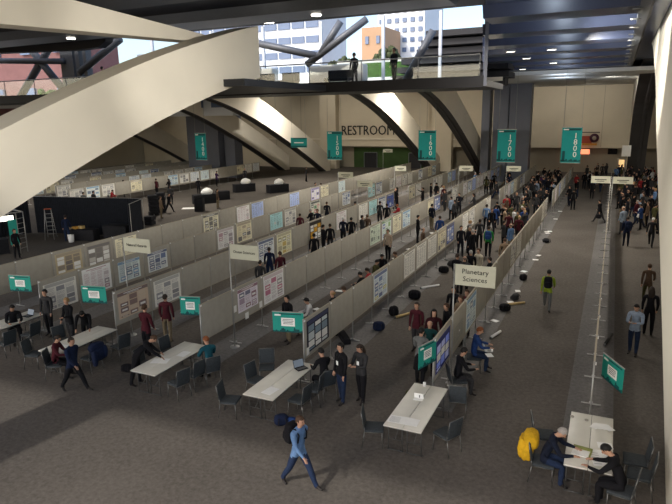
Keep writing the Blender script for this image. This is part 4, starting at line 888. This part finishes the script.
def ptube(x, y, a, L, c, lab, z=.06):
    d = Vector((math.cos(R(a)), math.sin(R(a)), 0))*L/2
    m_ = mat('tube_' + c, dict(white=(.7, .7, .7), tan=(.5, .36, .16), black=(.02, .02, .02))[c], .6)
    t = empty('poster_tube', (x, y, z)); tag(t, lab, 'poster tube')
    MB().tube(-d, d, .05, m_, 12).build('tube', t); MB().tube(d, d*1.04, .053, M['edge'], 12).tube(-d*1.04, -d, .053, M['edge'], 12).build('cap', t)
ptube(-7.0, 21.2, 62, .95, 'tan', 'tan poster tube lying on the runner of the middle row')
ptube(-7.15, 25.4, 50, 1.0, 'white', 'white poster tube lying on the runner of the middle row')
ptube(-3.3, 20.4, 75, .8, 'white', 'white poster tube beside the red-haired person')
ptube(-3.2, 24.3, 40, .9, 'tan', 'tan poster tube beside the wide aisle')
ptube(.02+.35, 21.4, 80, 1.2, 'black', 'black tube leaning low beside the rightmost row', .07)
t = empty('tripod_tube'); bpy.data.objects.remove(t)
rn = random.Random(12)
for i in range(11):
    y = 21 + i*2.6*(.8+.4*rn.random()) + rn.random()*1.5; c = rn.choice(['white', 'white', 'pinkwhite', 'yellowblue'])
    tag(MB().box((0, 0, .004), (.21+.1*rn.random(), .3, .008), M['white'] if c == 'white' else pm(c, 0)).build('leaflet', loc=(-3.62 + .3*rn.random(), y, .009), rz=rn.random()*3),
        'pale leaflet on the floor along the wide aisle, %s from the near end' % ORD[i], 'leaflet', 'leaflets along the wide aisle')
for i in range(10):
    y = 20.5 + i*2.4 + rn.random()*.6
    tag(MB().box((0, 0, .004), (.26, .34, .008), M['white']).build('leaflet', loc=(-10.9 + .8*rn.random(), y, .009), rz=rn.random()*3),
        'pale sheet on the aisle floor behind the middle row, %s from the near end' % ORD[i], 'leaflet', 'sheets on the floor behind the middle row')

# ================================================================== OPEN FLOOR AT THE LEFT
# black drape enclosure
cx0, cx1 = Vector((-33.6, 23.8, 0)), Vector((-31.0, 34.4, 0)); d = cx1-cx0; n = MB()
def drape(name, a, b, h, lab, waves=60):
    a, b = Vector(a), Vector(b); d = b-a; nn = Vector((-d.y, d.x, 0)).normalized(); t = empty(name, a); tag(t, lab, 'drape', 'black drape walls')
    p = []; N = waves*4
    for j in (0, 1):
        for i in range(N+1):
            q = d*(i/N) + nn*(.06*math.sin(i*PI/2+.4)*(1.0 if j == 0 else .7)); p.append((q.x, q.y, .03 if j == 0 else h))
    MB().poly(p, [(i, i+1, N+1+i+1, N+1+i) for i in range(N)], M['curtain'], True).build('cloth', t)
    k = int(d.length/2.6)+1
    for i in range(k+1):
        q = d*(i/k) + nn*.13; MB().tube((q.x, q.y, 0), (q.x, q.y, h+.05), .02, M['alu'], 6).build('pole', t)
    MB().tube((nn.x*.09, nn.y*.09, h), (d.x+nn.x*.09, d.y+nn.y*.09, h), .02, M['alu'], 6).build('rail', t)
drape('drape_wall', (-36.7, 28.3, 0), (-28.35, 29.9, 0), 2.6, 'long black drape wall behind the stepladder')
drape('drape_wall', (-38.4, 22.4, 0), (-37.0, 28.1, 0), 2.6, 'black drape wall at the left end of the long drape wall', 30)
drape('drape_wall', (-28.3, 29.8, 0), (-27.3, 27.6, 0), 2.6, 'short black drape return at the right end of the long drape wall', 14)
flat = empty('draped_table', (-29.3, 28.6, 0)); tag(flat, 'black draped equipment table in front of the drape wall', 'table')
MB().rbox((0, 0, .5), (1.7, .9, 1.0), M['black'], .03, rot=Matrix.Rotation(R(12), 3, 'Z')).build('skirt', flat)
# stepladder
t = empty('stepladder', (-34.0, 27.2, 0), R(40)); tag(t, 'aluminium stepladder standing open by the black drape', 'ladder')
for s in (-1, 1): MB().tube((s*.28, .55, 0), (s*.2, 0, 2.0), .025, M['alu'], 6).build('rail', t); MB().tube((s*.28, -.5, 0), (s*.2, 0, 2.0), .02, M['alu'], 6).build('rear_leg', t)
for i in range(6): MB().box((0, .55*(1-(i+.8)/7), .29*(i+.8)), (.5, .09, .02), M['alu']).build('step', t)
MB().rbox((0, 0, 2.02), (.44, .2, .04), mat('ladder_cap', (.5, .1, .03), .6), .01).build('top_cap', t)
t = empty('box_table', (-31.5, 27.7, 0), R(15)); tag(t, 'dark covered table with yellow boxes in front of the drape', 'table')
MB().rbox((0, 0, .37), (1.9, .75, .74), M['black'], .03).build('cover', t)
for i, (x, y, h, c) in enumerate([(-.5, 0, .16, (.55, .30, .06)), (-.15, .1, .2, (.5, .36, .15)), (-.9, -.1, .10, (.5, .42, .25))]):
    tag(MB().rbox((0, 0, h/2), (.34, .3, h), mat('carton_%d' % i, c, .8), .01).build('carton', loc=(-31.5 + math.cos(R(15))*x - math.sin(R(15))*y, 27.7 + math.sin(R(15))*x + math.cos(R(15))*y, .742)),
        ['orange carton on the dark table by the ladder', 'tan carton on the dark table by the ladder', 'flat buff carton on the edge of the dark table by the ladder'][i], 'box')
tag(MB().tube((0, 0, 0), (0, 0, .5), .17, M['white'], 14, .2).build('waste_bin', loc=(-31.7, 26.85, 0)), 'white bin on the floor under the dark table by the ladder', 'bin')
# truss booth with the lit header at the left edge
t = empty('booth', (-31.9, 23.3, 0), R(63)); tag(t, 'small truss booth with a bright lit header at the left edge', 'booth')
bx, by = -.1, 1.4
for i, (x, y) in enumerate([(-2.8, 0), (0, 0), (.45, .35), (-2.8, 2.6), (.0, 2.6)]): MB().tube((x, y, 0), (x, y, 2.45), .03, M['alu'], 6).build('post', t)
n = MB()
for z in (.3, .6, .9, 1.2, 1.5, 1.8, 2.1): n.tube((0, 0, z), (.45, .35, z), .015, M['alu'], 6)
n.build('rungs', t)
MB().tube((-2.8, 0, 2.45), (.45, .35, 2.45), .035, M['alu'], 6).tube((-2.8, 2.6, 2.45), (0, 2.6, 2.45), .035, M['alu'], 6).tube((.45, .35, 2.45), (0, 2.6, 2.45), .035, M['alu'], 6).build('beam', t)
MB().box((-1.6, -.05, 2.2), (2.9, .06, .3), M['booth']).build('lit_header', t)
MB().rbox((-.25, -.1, 1.35), (.46, .03, 1.5), M['teal'], .01).build('teal_panel', t)
MB().rbox((-1.4, .8, .45), (1.8, .7, .9), M['black'], .02).build('counter', t)
# draped tables with white cloth mounds, stacked dark cases
def mound_table(x, y, a, lab, L=2.3, mound=True):
    t = empty('draped_table', (x, y, 0), R(a)); tag(t, lab, 'table', 'black draped tables on the open floor')
    MB().rbox((0, 0, .42), (L, .85, .84), M['black'], .03).build('black_drape', t)
    MB().box((0, 0, .845), (L, .85, .01), M['black']).build('tabletop', t)
    if mound: q = MB().blob((.2, 0, 1.05), (1.15, .8, .75), M['white'], 1.15, 22, 14, noise=.14, seed=int(-x)).build('covered_goods', t); q['label'] = 'white sheet mounded over goods'
mound_table(-34.2, 44.4, 55, 'nearest black draped table with a white mound on the open floor')
mound_table(-35.6, 53.0, 55, 'middle black draped table with a white mound on the open floor')
mound_table(-31.8, 53.6, 60, 'farthest right black draped table with a white mound on the open floor', 2.3)
mound_table(-34.1, 47.0, 55, 'bare black draped table right of the nearest white mound', 1.2, False)
for k, (x, y, a, lab) in enumerate([(-31.7, 40.3, 20, 'black covered lectern on the open floor'), (-34.0, 37.2, 50, 'nearer stack of black chairs and cases'), (-34.4, 38.6, 30, 'farther stack of black chairs and cases'), (-31.2, 33.6, 10, 'low black case beside the black stacks')]):
    t = empty('lectern' if k == 0 else 'case_stack', (x, y, 0), R(a)); tag(t, lab, 'lectern' if k == 0 else 'stack of cases')
    if k == 0:
        MB().rbox((0, 0, .55), (.75, .6, 1.1), M['black'], .03).build('body', t); MB().rbox((0, 0, 1.15), (.8, .6, .08), M['black'], .02, rot=Matrix.Rotation(R(-12), 3, 'X')).build('reading_top', t)
    else:
        for i in range(5 if k < 3 else 2): MB().rbox((.03*(i % 2), 0, .18+.34*i), (.75-.04*(i % 3), .6, .3), M['black'], .03).build('case', t)
        MB().tube((.3, .25, 0), (.3, .25, 1.7 if k < 3 else .8), .015, M['alu'], 6).tube((-.3, .25, 0), (-.3, .25, 1.7 if k < 3 else .8), .015, M['alu'], 6).build('frame', t)
# plastic sheet on the floor
o = MB().box((0, 0, .004), (1.4, .9, .006), M['white']).build('floor_sheet', loc=(-33.6, 41.4, 0), rz=R(30)); tag(o, 'white sheet lying flat on the open floor by the lectern', 'sheet')

# ================================================================== PEOPLE
def rx(v, a): return Vector((v.x, v.y*math.cos(a)-v.z*math.sin(a), v.y*math.sin(a)+v.z*math.cos(a)))
def rzv(v, a): return Vector((v.x*math.cos(a)-v.y*math.sin(a), v.x*math.sin(a)+v.y*math.cos(a), v.z))
SK, TOP, BOT, SHOE = 0, 1, 2, 3
def body_mesh(name, lean=0, legs=((0, 0), (0, 0)), arms=((5, 8, 10, 0), (5, 8, 10, 0)), headp=0, hipz=.93, skirt=False, detail=False, shoulders=.19):
    V = []; E = []; RR = []; T = []
    def v(p, r): V.append(Vector(p)); RR.append(r if isinstance(r, tuple) else (r, r)); return len(V)-1
    g = 1.0
    def e(a, b, t): E.append((a, b)); T.append(t)
    P = Vector((0, 0, hipz)); L = R(-lean)      # forward is +y
    def up(x, y, z): return P + rx(Vector((x, y, z)), L)
    pel = v(P, (.170, .135)); wa = v(up(0, 0, .17), (.165, .130)); che = v(up(0, 0, .36), (.178, .135)); uc = v(up(0, -.005, .47), (.125, .10))
    nk = v(up(0, .005, .565), .052); e(pel, wa, TOP); e(wa, che, TOP); e(che, uc, TOP); e(uc, nk, SK)
    hb = up(0, .015, .60); hr = L + R(-headp)
    def hd(y, z): return hb + rx(Vector((0, y, z)), hr)
    j = v(hd(.02, .035), (.066, .072)); c1 = v(hd(.015, .10), (.083, .097)); c2 = v(hd(.0, .165), (.080, .092)); c3 = v(hd(-.005, .205), (.045, .05))
    e(nk, j, SK); e(j, c1, SK); e(c1, c2, SK); e(c2, c3, SK)
    hands = []
    for s, (fl, ab, el, inw) in zip((-1, 1), arms):
        sh = v(up(s*shoulders, 0, .47), .075); e(uc, sh, TOP)
        f = R(fl); a = R(ab); d1 = Vector((s*math.sin(a), math.sin(f)*math.cos(a), -math.cos(f)*math.cos(a)))
        elb = V[sh] + d1*.285; m1 = v(V[sh] + d1*.14, .062); ei = v(elb, .053); e(sh, m1, TOP); e(m1, ei, TOP)
        f2 = R(fl+el); i2 = R(inw); d2 = Vector((-s*math.sin(i2)+s*math.sin(a)*.4*math.cos(i2), math.sin(f2)*math.cos(i2), -math.cos(f2)*math.cos(i2))).normalized()
        wr = v(elb + d2*.235, .036); e(ei, wr, TOP)
        pal = v(elb + d2*.285, (.036, .022)); e(wr, pal, SK)
        if detail:
            side = d2.cross(Vector((0, 0, 1))); side = side.normalized() if side.length > .1 else Vector((0, 1, 0))
            nrm = side.cross(d2).normalized()
            kn = v(elb + d2*.325, (.036, .018)); e(pal, kn, SK)
            for k, (o_, l_) in enumerate([(-.028, .06), (-.0095, .072), (.0095, .068), (.028, .052)]):
                b0 = V[kn] + side*o_; f1 = v(b0 + d2*l_*.5 - nrm*.006, .0095); f3 = v(b0 + d2*l_ - nrm*.022, .0082)
                e(kn, f1, SK); e(f1, f3, SK)
            th1 = v(V[pal] - side*.045*s + d2*.018, .0105); th2 = v(V[pal] - side*.055*s + d2*.05 - nrm*.01, .009); e(pal, th1, SK); e(th1, th2, SK)
        else:
            ft = v(elb + d2*.365, (.028, .014)); e(pal, ft, SK)
            th = v(V[pal] + Vector((-s*.03, .02, .0)) + d2*.02, .012); e(pal, th, SK)
        hands.append(V[pal].copy())
    for s, (hf, kf) in zip((-1, 1), legs):
        hip = v(P + Vector((s*.10, 0, -.06)), .112); e(pel, hip, TOP)
        h = R(hf); d1 = Vector((s*.02, math.sin(h), -math.cos(h))).normalized(); k_ = R(hf-kf); d2 = Vector((0, math.sin(k_), -math.cos(k_)))
        m1 = v(V[hip] + d1*.2, .095); kn = v(V[hip] + d1*.41, .073); e(hip, m1, BOT); e(m1, kn, BOT)
        cf = v(V[kn] + d2*.15, .069); an = v(V[kn] + d2*.395, .053); e(kn, cf, BOT); e(cf, an, BOT)
        ta = R(max(-35, min(35, (hf-kf)*.5))) if abs(hf-kf) > 12 else 0
        heel = v(V[an] + rx(Vector((0, -.03, -.05)), ta), (.037, .037)); ball = v(V[an] + rx(Vector((s*.015, .11, -.058)), ta), (.042, .03)); toe = v(V[an] + rx(Vector((s*.02, .175, -.062)), ta), (.032, .022))
        e(an, heel, SHOE); e(heel, ball, SHOE) if False else e(an, ball, SHOE); e(ball, toe, SHOE)
    me = bpy.data.meshes.new(name + '_skeleton'); me.from_pydata(V, E, [])
    bm = bmesh.new(); bm.from_mesh(me); bm.verts.ensure_lookup_table(); sl = bm.verts.layers.skin.verify()
    for i, vv in enumerate(bm.verts): vv[sl].radius = RR[i]; vv[sl].use_root = (i == 0)
    bm.to_mesh(me); bm.free()
    o = bpy.data.objects.new(name, me); col.objects.link(o)
    sm_ = o.modifiers.new('skin', 'SKIN'); sm_.branch_smoothing = .6; sm_.use_smooth_shade = True
    ss = o.modifiers.new('subsurf', 'SUBSURF'); ss.levels = 2 if detail else 1; ss.render_levels = ss.levels
    dg = bpy.context.evaluated_depsgraph_get(); dg.update(); out = bpy.data.meshes.new_from_object(o.evaluated_get(dg)); out.name = name
    bpy.data.objects.remove(o); bpy.data.meshes.remove(me)
    out.materials.clear()
    for mm in (M['skin'], cloth('black'), cloth('black'), mat('shoe_leather', (.015, .012, .011), .5)): out.materials.append(mm)
    segs = [(V[a], V[b], (RR[a][0]+RR[b][0])/2, t) for (a, b), t in zip(E, T)]
    hem = hipz - (.13 if lean < 60 else .05)
    for f in out.polygons:
        c = f.center; best = 1e9; bt = TOP
        for a, b, r, t in segs:
            ab = b-a; tt = max(0, min(1, (c-a).dot(ab)/ab.length_squared)); dd = (c-(a+ab*tt)).length - r*.9
            if dd < best: best = dd; bt = t
        if bt == TOP and (c-P).z < -.10 and abs(c.x) < .24 and (c-P).length < .26: bt = BOT
        f.material_index = bt; f.use_smooth = True
    zmin = min(q.co.z for q in out.vertices)
    for q in out.vertices: q.co.z -= zmin
    dz = Vector((0, 0, -zmin))
    info = dict(head=hb+dz, hr=hr, chest=up(0, 0, .33)+dz, lean=L, pelvis=P+dz, hands=[h_+dz for h_ in hands], skirt=skirt)
    return out, info
POSES = dict(
    stand=dict(arms=((4, 9, 12, 5), (2, 9, 18, 8)), legs=((3, 2), (-4, 3))),
    walk=dict(arms=((-22, 8, 14, 0), (24, 8, 28, 5)), legs=((33, 8), (-24, 12)), lean=6),
    sit=dict(arms=((28, 10, 60, 22), (30, 10, 55, 20)), legs=((82, 80), (78, 84)), lean=10, headp=18, hipz=.545),
    write=dict(arms=((42, 14, 48, 25), (38, 16, 52, 25)), legs=((84, 86), (80, 84)), lean=24, headp=28, hipz=.545),
    lean=dict(arms=((34, 8, 14, 5), (40, 8, 10, 5)), legs=((6, 6), (-12, 4)), lean=48, headp=10),
    armup=dict(arms=((5, 8, 15, 5), (85, 14, 25, 0)), legs=((4, 3), (-5, 2))),
    phone=dict(arms=((22, 8, 78, 38), (20, 8, 82, 30)), legs=((4, 3), (-6, 3)), headp=22),
    hold=dict(arms=((18, 8, 70, 30), (8, 9, 25, 12)), legs=((2, 2), (-5, 3)), headp=6),
)
BM = {}
def get_body(p, skirt=False, detail=False):
    k = (p, skirt, detail)
    if k not in BM: BM[k] = body_mesh('person_' + p, skirt=skirt, detail=detail, **POSES[p])
    return BM[k]
PARTM = {}
def head_rot(info): return Matrix.Rotation(info['hr'], 3, 'X')
def hair_mesh(key, info, style):
    k = ('hair', key, style)
    if k in PARTM: return PARTM[k]
    b = MB(); nu, nv = 20, 12; p = []; Rm = head_rot(info); mt = hairm('dark')
    for j in range(nv+1):
        la = -PI/2 + PI*j/nv
        for i in range(nu):
            lo = 2*PI*i/nu; d = Vector((math.cos(la)*math.sin(lo), math.cos(la)*math.cos(lo), math.sin(la)))
            front = d.y; line = .30 if front > .35 else (-.15 if front > -.3 else -.50)
            if style == 'long': line = .30 if front > .35 else (-.55 if front > -.2 else -1.2)
            if style == 'bald': line = 2 if (d.z > .45 or front > .2) else -.45
            if style == 'hat': line = .2
            inside = d.z < line
            k1 = .80 if inside else 1.10 + .03*math.sin(9*lo+3*la)
            q = Vector((d.x*.083*k1, d.y*.098*k1, .125 + d.z*.105*k1))
            p.append(info['head'] + Rm @ (q + Vector((0, -.004, -.01))))
    b.poly(p, [(j*nu+i, j*nu+(i+1) % nu, (j+1)*nu+(i+1) % nu, (j+1)*nu+i) for j in range(nv) for i in range(nu)], mt, True)
    if style == 'long':
        b.blob(info['head'] + Rm @ Vector((0, -.075, .0)), (.21, .11, .36), mt, .8, 16, 10, noise=.05, rot=Rm)
    if style == 'hat':
        b.blob(info['head'] + Rm @ Vector((0, .10, .165)), (.15, .14, .02), mt, .8, 12, 4, rot=Rm)
    PARTM[k] = b.mesh('hair'); return PARTM[k]
def face_parts(o, key, info):
    k = ('face', key)
    if k not in PARTM:
        Rm = head_rot(info); b = MB()
        def at(x, y, z): return info['head'] + Rm @ Vector((x, y, z))
        b.blob(at(0, .112, .098), (.026, .036, .045), M['skin'], .9, 8, 6, rot=Rm)
        PARTM[k] = b.mesh('nose')
        for nm, pts, sz, mt in (('eye', [(-.031, .099, .122), (.031, .099, .122)], (.022, .014, .012), M['ink']), ('ear', [(-.082, .005, .108), (.082, .005, .108)], (.018, .035, .058), M['skin']), ('mouth', [(0, .100, .052)], (.044, .012, .010), mat('lip', (.25, .09, .08), .6))):
            PARTM[(k, nm)] = []
            for q in pts:
                b = MB(); b.blob(at(*q), sz, mt, .9, 8, 6, rot=Rm); PARTM[(k, nm)].append(b.mesh(nm))
    link('nose', PARTM[k], o)
    for nm in ('eye', 'ear', 'mouth'):
        for me in PARTM[(k, nm)]: link(nm, me, o)
def setmat(o, i, mt): o.material_slots[i].link = 'OBJECT'; o.material_slots[i].material = mt
def person(x, y, pose, th, top, bot, hair, extras, label, cat='person', group=None, z=0, sc=1.0, athead=False):
    det = 'hero' in extras; key = (pose, 'skirt' in extras, det)
    me, info = get_body(*key)
    if athead: hh = rzv(info['head'], R(th))*sc; x -= hh.x; y -= hh.y
    o = link('person', me, None, (x, y, z), R(th)); o.scale = (sc, sc, sc)
    tag(o, label, cat, group); setmat(o, 1, cloth(top)); setmat(o, 2, cloth(bot))
    if 'shirt' in top: pass
    st, hc = (hair.split('_') + ['dark'])[:2]
    h = link('hair', hair_mesh(key, info, st), o); setmat(h, 0, hairm(hc))
    if det: face_parts(o, key, info)
    Lr = Matrix.Rotation(info['lean'], 3, 'X')
    if 'backpack' in extras:
        c = extras.split('backpack_')[1].split()[0]; kk = ('pack', key, c)
        if kk not in PARTM:
            b = MB(); ce = info['chest'] + Lr @ Vector((0, -.215, .0)); b.blob(ce, (.33, .22, .48), cloth(c), .55, 18, 12, rot=Lr); b.blob(ce + Lr @ Vector((0, -.11, -.08)), (.25, .1, .24), cloth(c), .55, 14, 8, rot=Lr)
            PARTM[kk] = b.mesh('backpack'); b = MB()
            for s in (-1, 1): b.path([info['chest'] + Lr @ Vector(q) for q in ((s*.11, -.12, .15), (s*.12, 0, .215), (s*.115, .11, .12), (s*.13, .10, -.05), (s*.15, -.04, -.16))], .017, cloth(c), 6)
            PARTM[kk + ('s',)] = b.mesh('strap')
        q = link('backpack', PARTM[kk], o); link('strap', PARTM[kk + ('s',)], q)
    if 'skirt' in extras:
        b = MB(); n_ = 16; p = []
        for zz, r_ in ((info['pelvis'].z+.06, .15), (info['pelvis'].z-.12, .18), (info['pelvis'].z-.46, .215)):
            p += [(r_*math.cos(2*PI*i/n_), r_*.8*math.sin(2*PI*i/n_), zz) for i in range(n_)]
        b.poly(p, [(j*n_+i, j*n_+(i+1) % n_, (j+1)*n_+(i+1) % n_, (j+1)*n_+i) for j in range(2) for i in range(n_)], cloth('black'), True); b.build('skirt', o)
    if 'badge' in extras:
        c = info['chest'] + Lr @ Vector((0, .135, -.06)); MB().rbox(c, (.09, .008, .12), M['white'], .003, rot=Lr).build('badge', o)
        MB().path([c + Vector((0, 0, .06)), info['chest'] + Lr @ Vector((-.05, .115, .14)), info['head'] + Vector((-.06, -.0, -.03))], .004, M['ink'], 5).path([c + Vector((0, 0, .06)), info['chest'] + Lr @ Vector((.05, .115, .14)), info['head'] + Vector((.06, 0, -.03))], .004, M['ink'], 5).build('lanyard', o)
    return o, info
def world_pt(o, v): 
    return Matrix.Translation(o.location) @ o.rotation_euler.to_matrix().to_4x4() @ Vector(v)
def hand_bag(o, info, c, lab, side=0, dz=-.28, size=(.36, .14, .28)):
    p = world_pt(o, info['hands'][side] + Vector((-.06 if side == 0 else .06, 0, dz)))
    t = empty('shoulder_bag', p, o.rotation_euler.z + PI/2); tag(t, lab, 'bag')
    MB().blob((0, 0, 0), size, cloth(c), .5, 16, 10).build('body', t)
    q = world_pt(o, info['chest'] + Vector((-.14 if side == 0 else .14, 0, .17)))-p; Rm = Matrix.Rotation(-(o.rotation_euler.z+PI/2), 3, 'Z'); q = Rm @ q
    MB().path([(-size[0]*.4, 0, size[2]*.4), q, (size[0]*.4, 0, size[2]*.4)], .012, cloth(c), 6).build('strap', t)
seen_people = []
for (x, y, pose, th, top, bot, hair, ex, lab) in PEOPLE:
    rn = random.Random(hash(lab[:9]) if False else int(abs(x*100)+abs(y*37)))
    if pose == 'sit' and y > 16 and not ('laptop' in ex): pass
    z0 = .008 if (14.3 < y < 75 and min(abs(x-v-.0) for v in ROW_X.values()) < .6) else 0
    if pose not in ('sit', 'write', 'lean'):      # nobody stands inside a neighbour
        for a_, b_ in seen_people:
            d_ = math.hypot(x-a_, y-b_)
            if d_ < .5: x, y = a_ + (x-a_)/max(d_, .01)*.5, b_ + (y-b_)/max(d_, .01)*.5
    # keep bodies clear of the boards
    for v in ROW_X.values():
        if 14.3 < y < 71 and abs(x-v) < .34: x = v + math.copysign(.36, x-v)
    o, info = person(x, y, pose, th, top, bot, hair, ex, lab, z=z0, sc=.98 + .04*rn.random(), athead=pose in ('sit', 'write', 'lean')); x, y = o.location.x, o.location.y
    if pose in ('sit', 'write') and y < 18.5:
        c_ = min([s for s in col.objects if s.name.startswith('stacking_chair') and s.get('label', '').startswith('chair under')], key=lambda s: (s.location.x-x)**2+(s.location.y-y)**2)
        if (c_.location-o.location).length < 1.6: c_.location = (x, y, z0); c_.rotation_euler = (0, 0, R(th))
    seen_people.append((x, y))
    if 'shoulderbag' in ex: hand_bag(o, info, 'brown', 'brown leather shoulder bag hanging at the side of the maroon sweater', 0, .0, (.42, .18, .30))
    elif ex == 'bag': hand_bag(o, info, 'black', 'black shoulder bag carried across the wide aisle')
    if pose == 'phone' and 'hero' in ex and top == 'shirtblue':
        p = world_pt(o, (info['hands'][0]+info['hands'][1])/2 + Vector((0, .06, .03))); tag(MB().rbox((0, 0, 0), (.075, .14, .010), M['alu'], .004).build('phone', loc=p, rz=R(th)), 'small pale phone held by the man in the pale blue shirt', 'phone')
    if pose == 'sit' and y > 18 or lab.startswith('seated person in red'):
        s = copy_tree(ch); s.location = (x, y, z0); s.rotation_euler = (0, 0, R(th)); tag(s, 'chair under the ' + lab[:60].split(' sitting')[0].split(' behind')[0].split(' whose')[0].replace('seated ', '').split(' next')[0].split(' beside')[0].split(' at the')[0] + ', farther back in the hall', 'chair', 'chairs farther back in the hall')
# silhouettes up on the gallery
for x, y, th, lab in [(-10.3, 29.2, 150, 'dark silhouette of a person standing at the gallery rail under the white tower'), (-12.9, 30.2, 60, 'dark figure on the gallery beside the cream counter'), (-19.3, 29.4, 200, 'dark figure low on the gallery at the left counter'), (-29.6, 28.9, -30, 'silhouette of a person at the left end of the upper gallery')]:
    person(x, y, 'stand', th, 'black', 'black', 'short_dark', '', lab, group='people on the gallery', z=9.3, sc=.98)
for k, (x, w) in enumerate([(-24.6, 1.6), (-22.2, 1.2), (-18.4, 1.5), (-16.6, 1.1), (-13.6, 1.4)]):
    t = empty('lounge_bench', (x, 29.6, 9.29)); tag(t, 'dark lounge bench on the upper gallery, %s from the left' % ORD[k], 'bench', 'dark benches on the gallery')
    MB().rbox((0, 0, .38), (w, .6, .16), M['black'], .05).build('seat', t); MB().rbox((0, .28, .62), (w, .12, .5), M['black'], .05).build('backrest', t)
    for s in (-1, 1): MB().box((s*w*.42, 0, .15), (.05, .5, .3), M['steel_d']).build('leg', t)
# crowds
rn = random.Random(77)
TOPS = ['black']*14 + ['darkgrey']*7 + ['suit']*4 + ['navy', 'darknavy', 'darknavy', 'brown', 'maroon', 'grey', 'blue', 'white', 'tan', 'red', 'purple', 'lightblue', 'olive', 'shirtblue']
CNM = dict(suit='charcoal', lightblue='light blue', black='black', darkgrey='dark grey', navy='navy', darknavy='dark navy', maroon='dark red', grey='grey', white='white', red='red', olive='olive', blue='bright blue', brown='brown', tan='tan', purple='purple', shirtblue='pale blue', khaki='khaki', navyjean='denim')
used = {}
def crowd(n, x0, x1, y0, y1, where, dense=.5):
    k = 0; tries = 0
    while k < n and tries < n*60:
        tries += 1
        x, y = x0+(x1-x0)*rn.random(), y0+(y1-y0)*rn.random()**dense
        if any((x-a)**2+(y-b)**2 < .27 for a, b in seen_people): continue
        if any(abs(x-v) < .36 for v in ROW_X.values()) and y < 71: continue
        top = rn.choice(TOPS); bot = rn.choice(['black', 'black', 'darkgrey', 'navyjean', 'darknavy', 'khaki']); hr = rn.choice(['short_dark']*4 + ['short_black']*3 + ['long_dark', 'long_black', 'short_brown', 'short_grey', 'bald_fringe', 'short_blond'])
        seen_people.append((x, y)); pose = rn.choice(['stand', 'stand', 'stand', 'hold', 'walk', 'phone'])
        hs = dict(dark='dark-haired', black='black-haired', brown='brown-haired', grey='grey-haired', fringe='bald', blond='blond')[hr.split('_')[1]]
        if hr.startswith('long'): hs = 'long-haired'
        lab = '%s person in %s and %s, %s' % (hs, CNM[top], CNM[bot], where)
        person(x, y, pose, rn.random()*360, top, bot, hr, '', lab, group=where + (' in ' + CNM[top] + ' and ' + CNM[bot]), sc=.95+.09*rn.random()); k += 1
crowd(62, -7.2, -4.5, 31, 70, 'crowd behind the Planetary Sciences row', .8)
crowd(85, .6, 4.6, 41, 76, 'crowd right of the rightmost row', .9)
crowd(10, -3.3, 1.1, 72, 79, 'near the back wall', 1)
crowd(7, -3.1, -.8, 52, 70, 'far end of the wide aisle', 1)
crowd(12, -11.2, -8.4, 42, 66, 'aisle behind the middle row', 1)
crowd(8, -15.0, -12.0, 42, 66, 'aisle behind the Ocean Sciences row', 1)
crowd(6, -18.6, -15.8, 30, 60, 'aisle behind the Natural Hazards row', 1)
crowd(3, -41.9, -39.5, 42, 66, 'before the first far row', 1)
crowd(4, -53, -46.6, 44, 60, 'among the far rows', 1)

# ================================================================== SMALL THINGS ON WALLS AND CEILING
tag(MB().tube((0, 0, 0), (0, 0, .05), .3, M['lamp'], 16).build('ceiling_downlight', loc=(-16.2, 27.0, 12.38)), 'round lit downlight in the grey box beam', 'lamp', 'downlights')
for k, (x, y, z) in enumerate([(-22.6, 17.8, 11.94), (-20.2, 24.4, 12.04), (-27, 24.4, 12.04), (-12.2, 24.4, 12.04), (-11, 17.8, 11.94)]):
    tag(MB().tube((0, 0, 0), (0, 0, .05), .22, M['lamp'], 16).build('ceiling_downlight', loc=(x, y, z)), 'small round lit downlight, %s along the dark beams' % ORD[k], 'lamp', 'small downlights')
for k, (x, y) in enumerate([(-5.6, 41.5), (-4.4, 46.5), (-7.2, 51.5), (-8.5, 61.5), (-3.6, 36.6), (-5.8, 36.4), (-9.5, 66.2)]):
    t = empty('ceiling_fixture', (x, y, 11.24)); tag(t, 'small pale ceiling fixture on the navy beams, %s of those scattered there' % ORD[k], 'lamp', 'fixtures on the navy ceiling')
    MB().rbox((0, 0, 0), (.55, .18, .1), M['alu'], .02).build('housing', t); MB().box((0, 0, -.055), (.45, .12, .01), M['lamp']).build('diffuser', t)
o = MB().box((1.52, 12.4, 11.9), (.02, .5, 1.4), M['screenl']).build('lit_panel'); tag(o, 'small bright window panel high on the right pier', 'window')
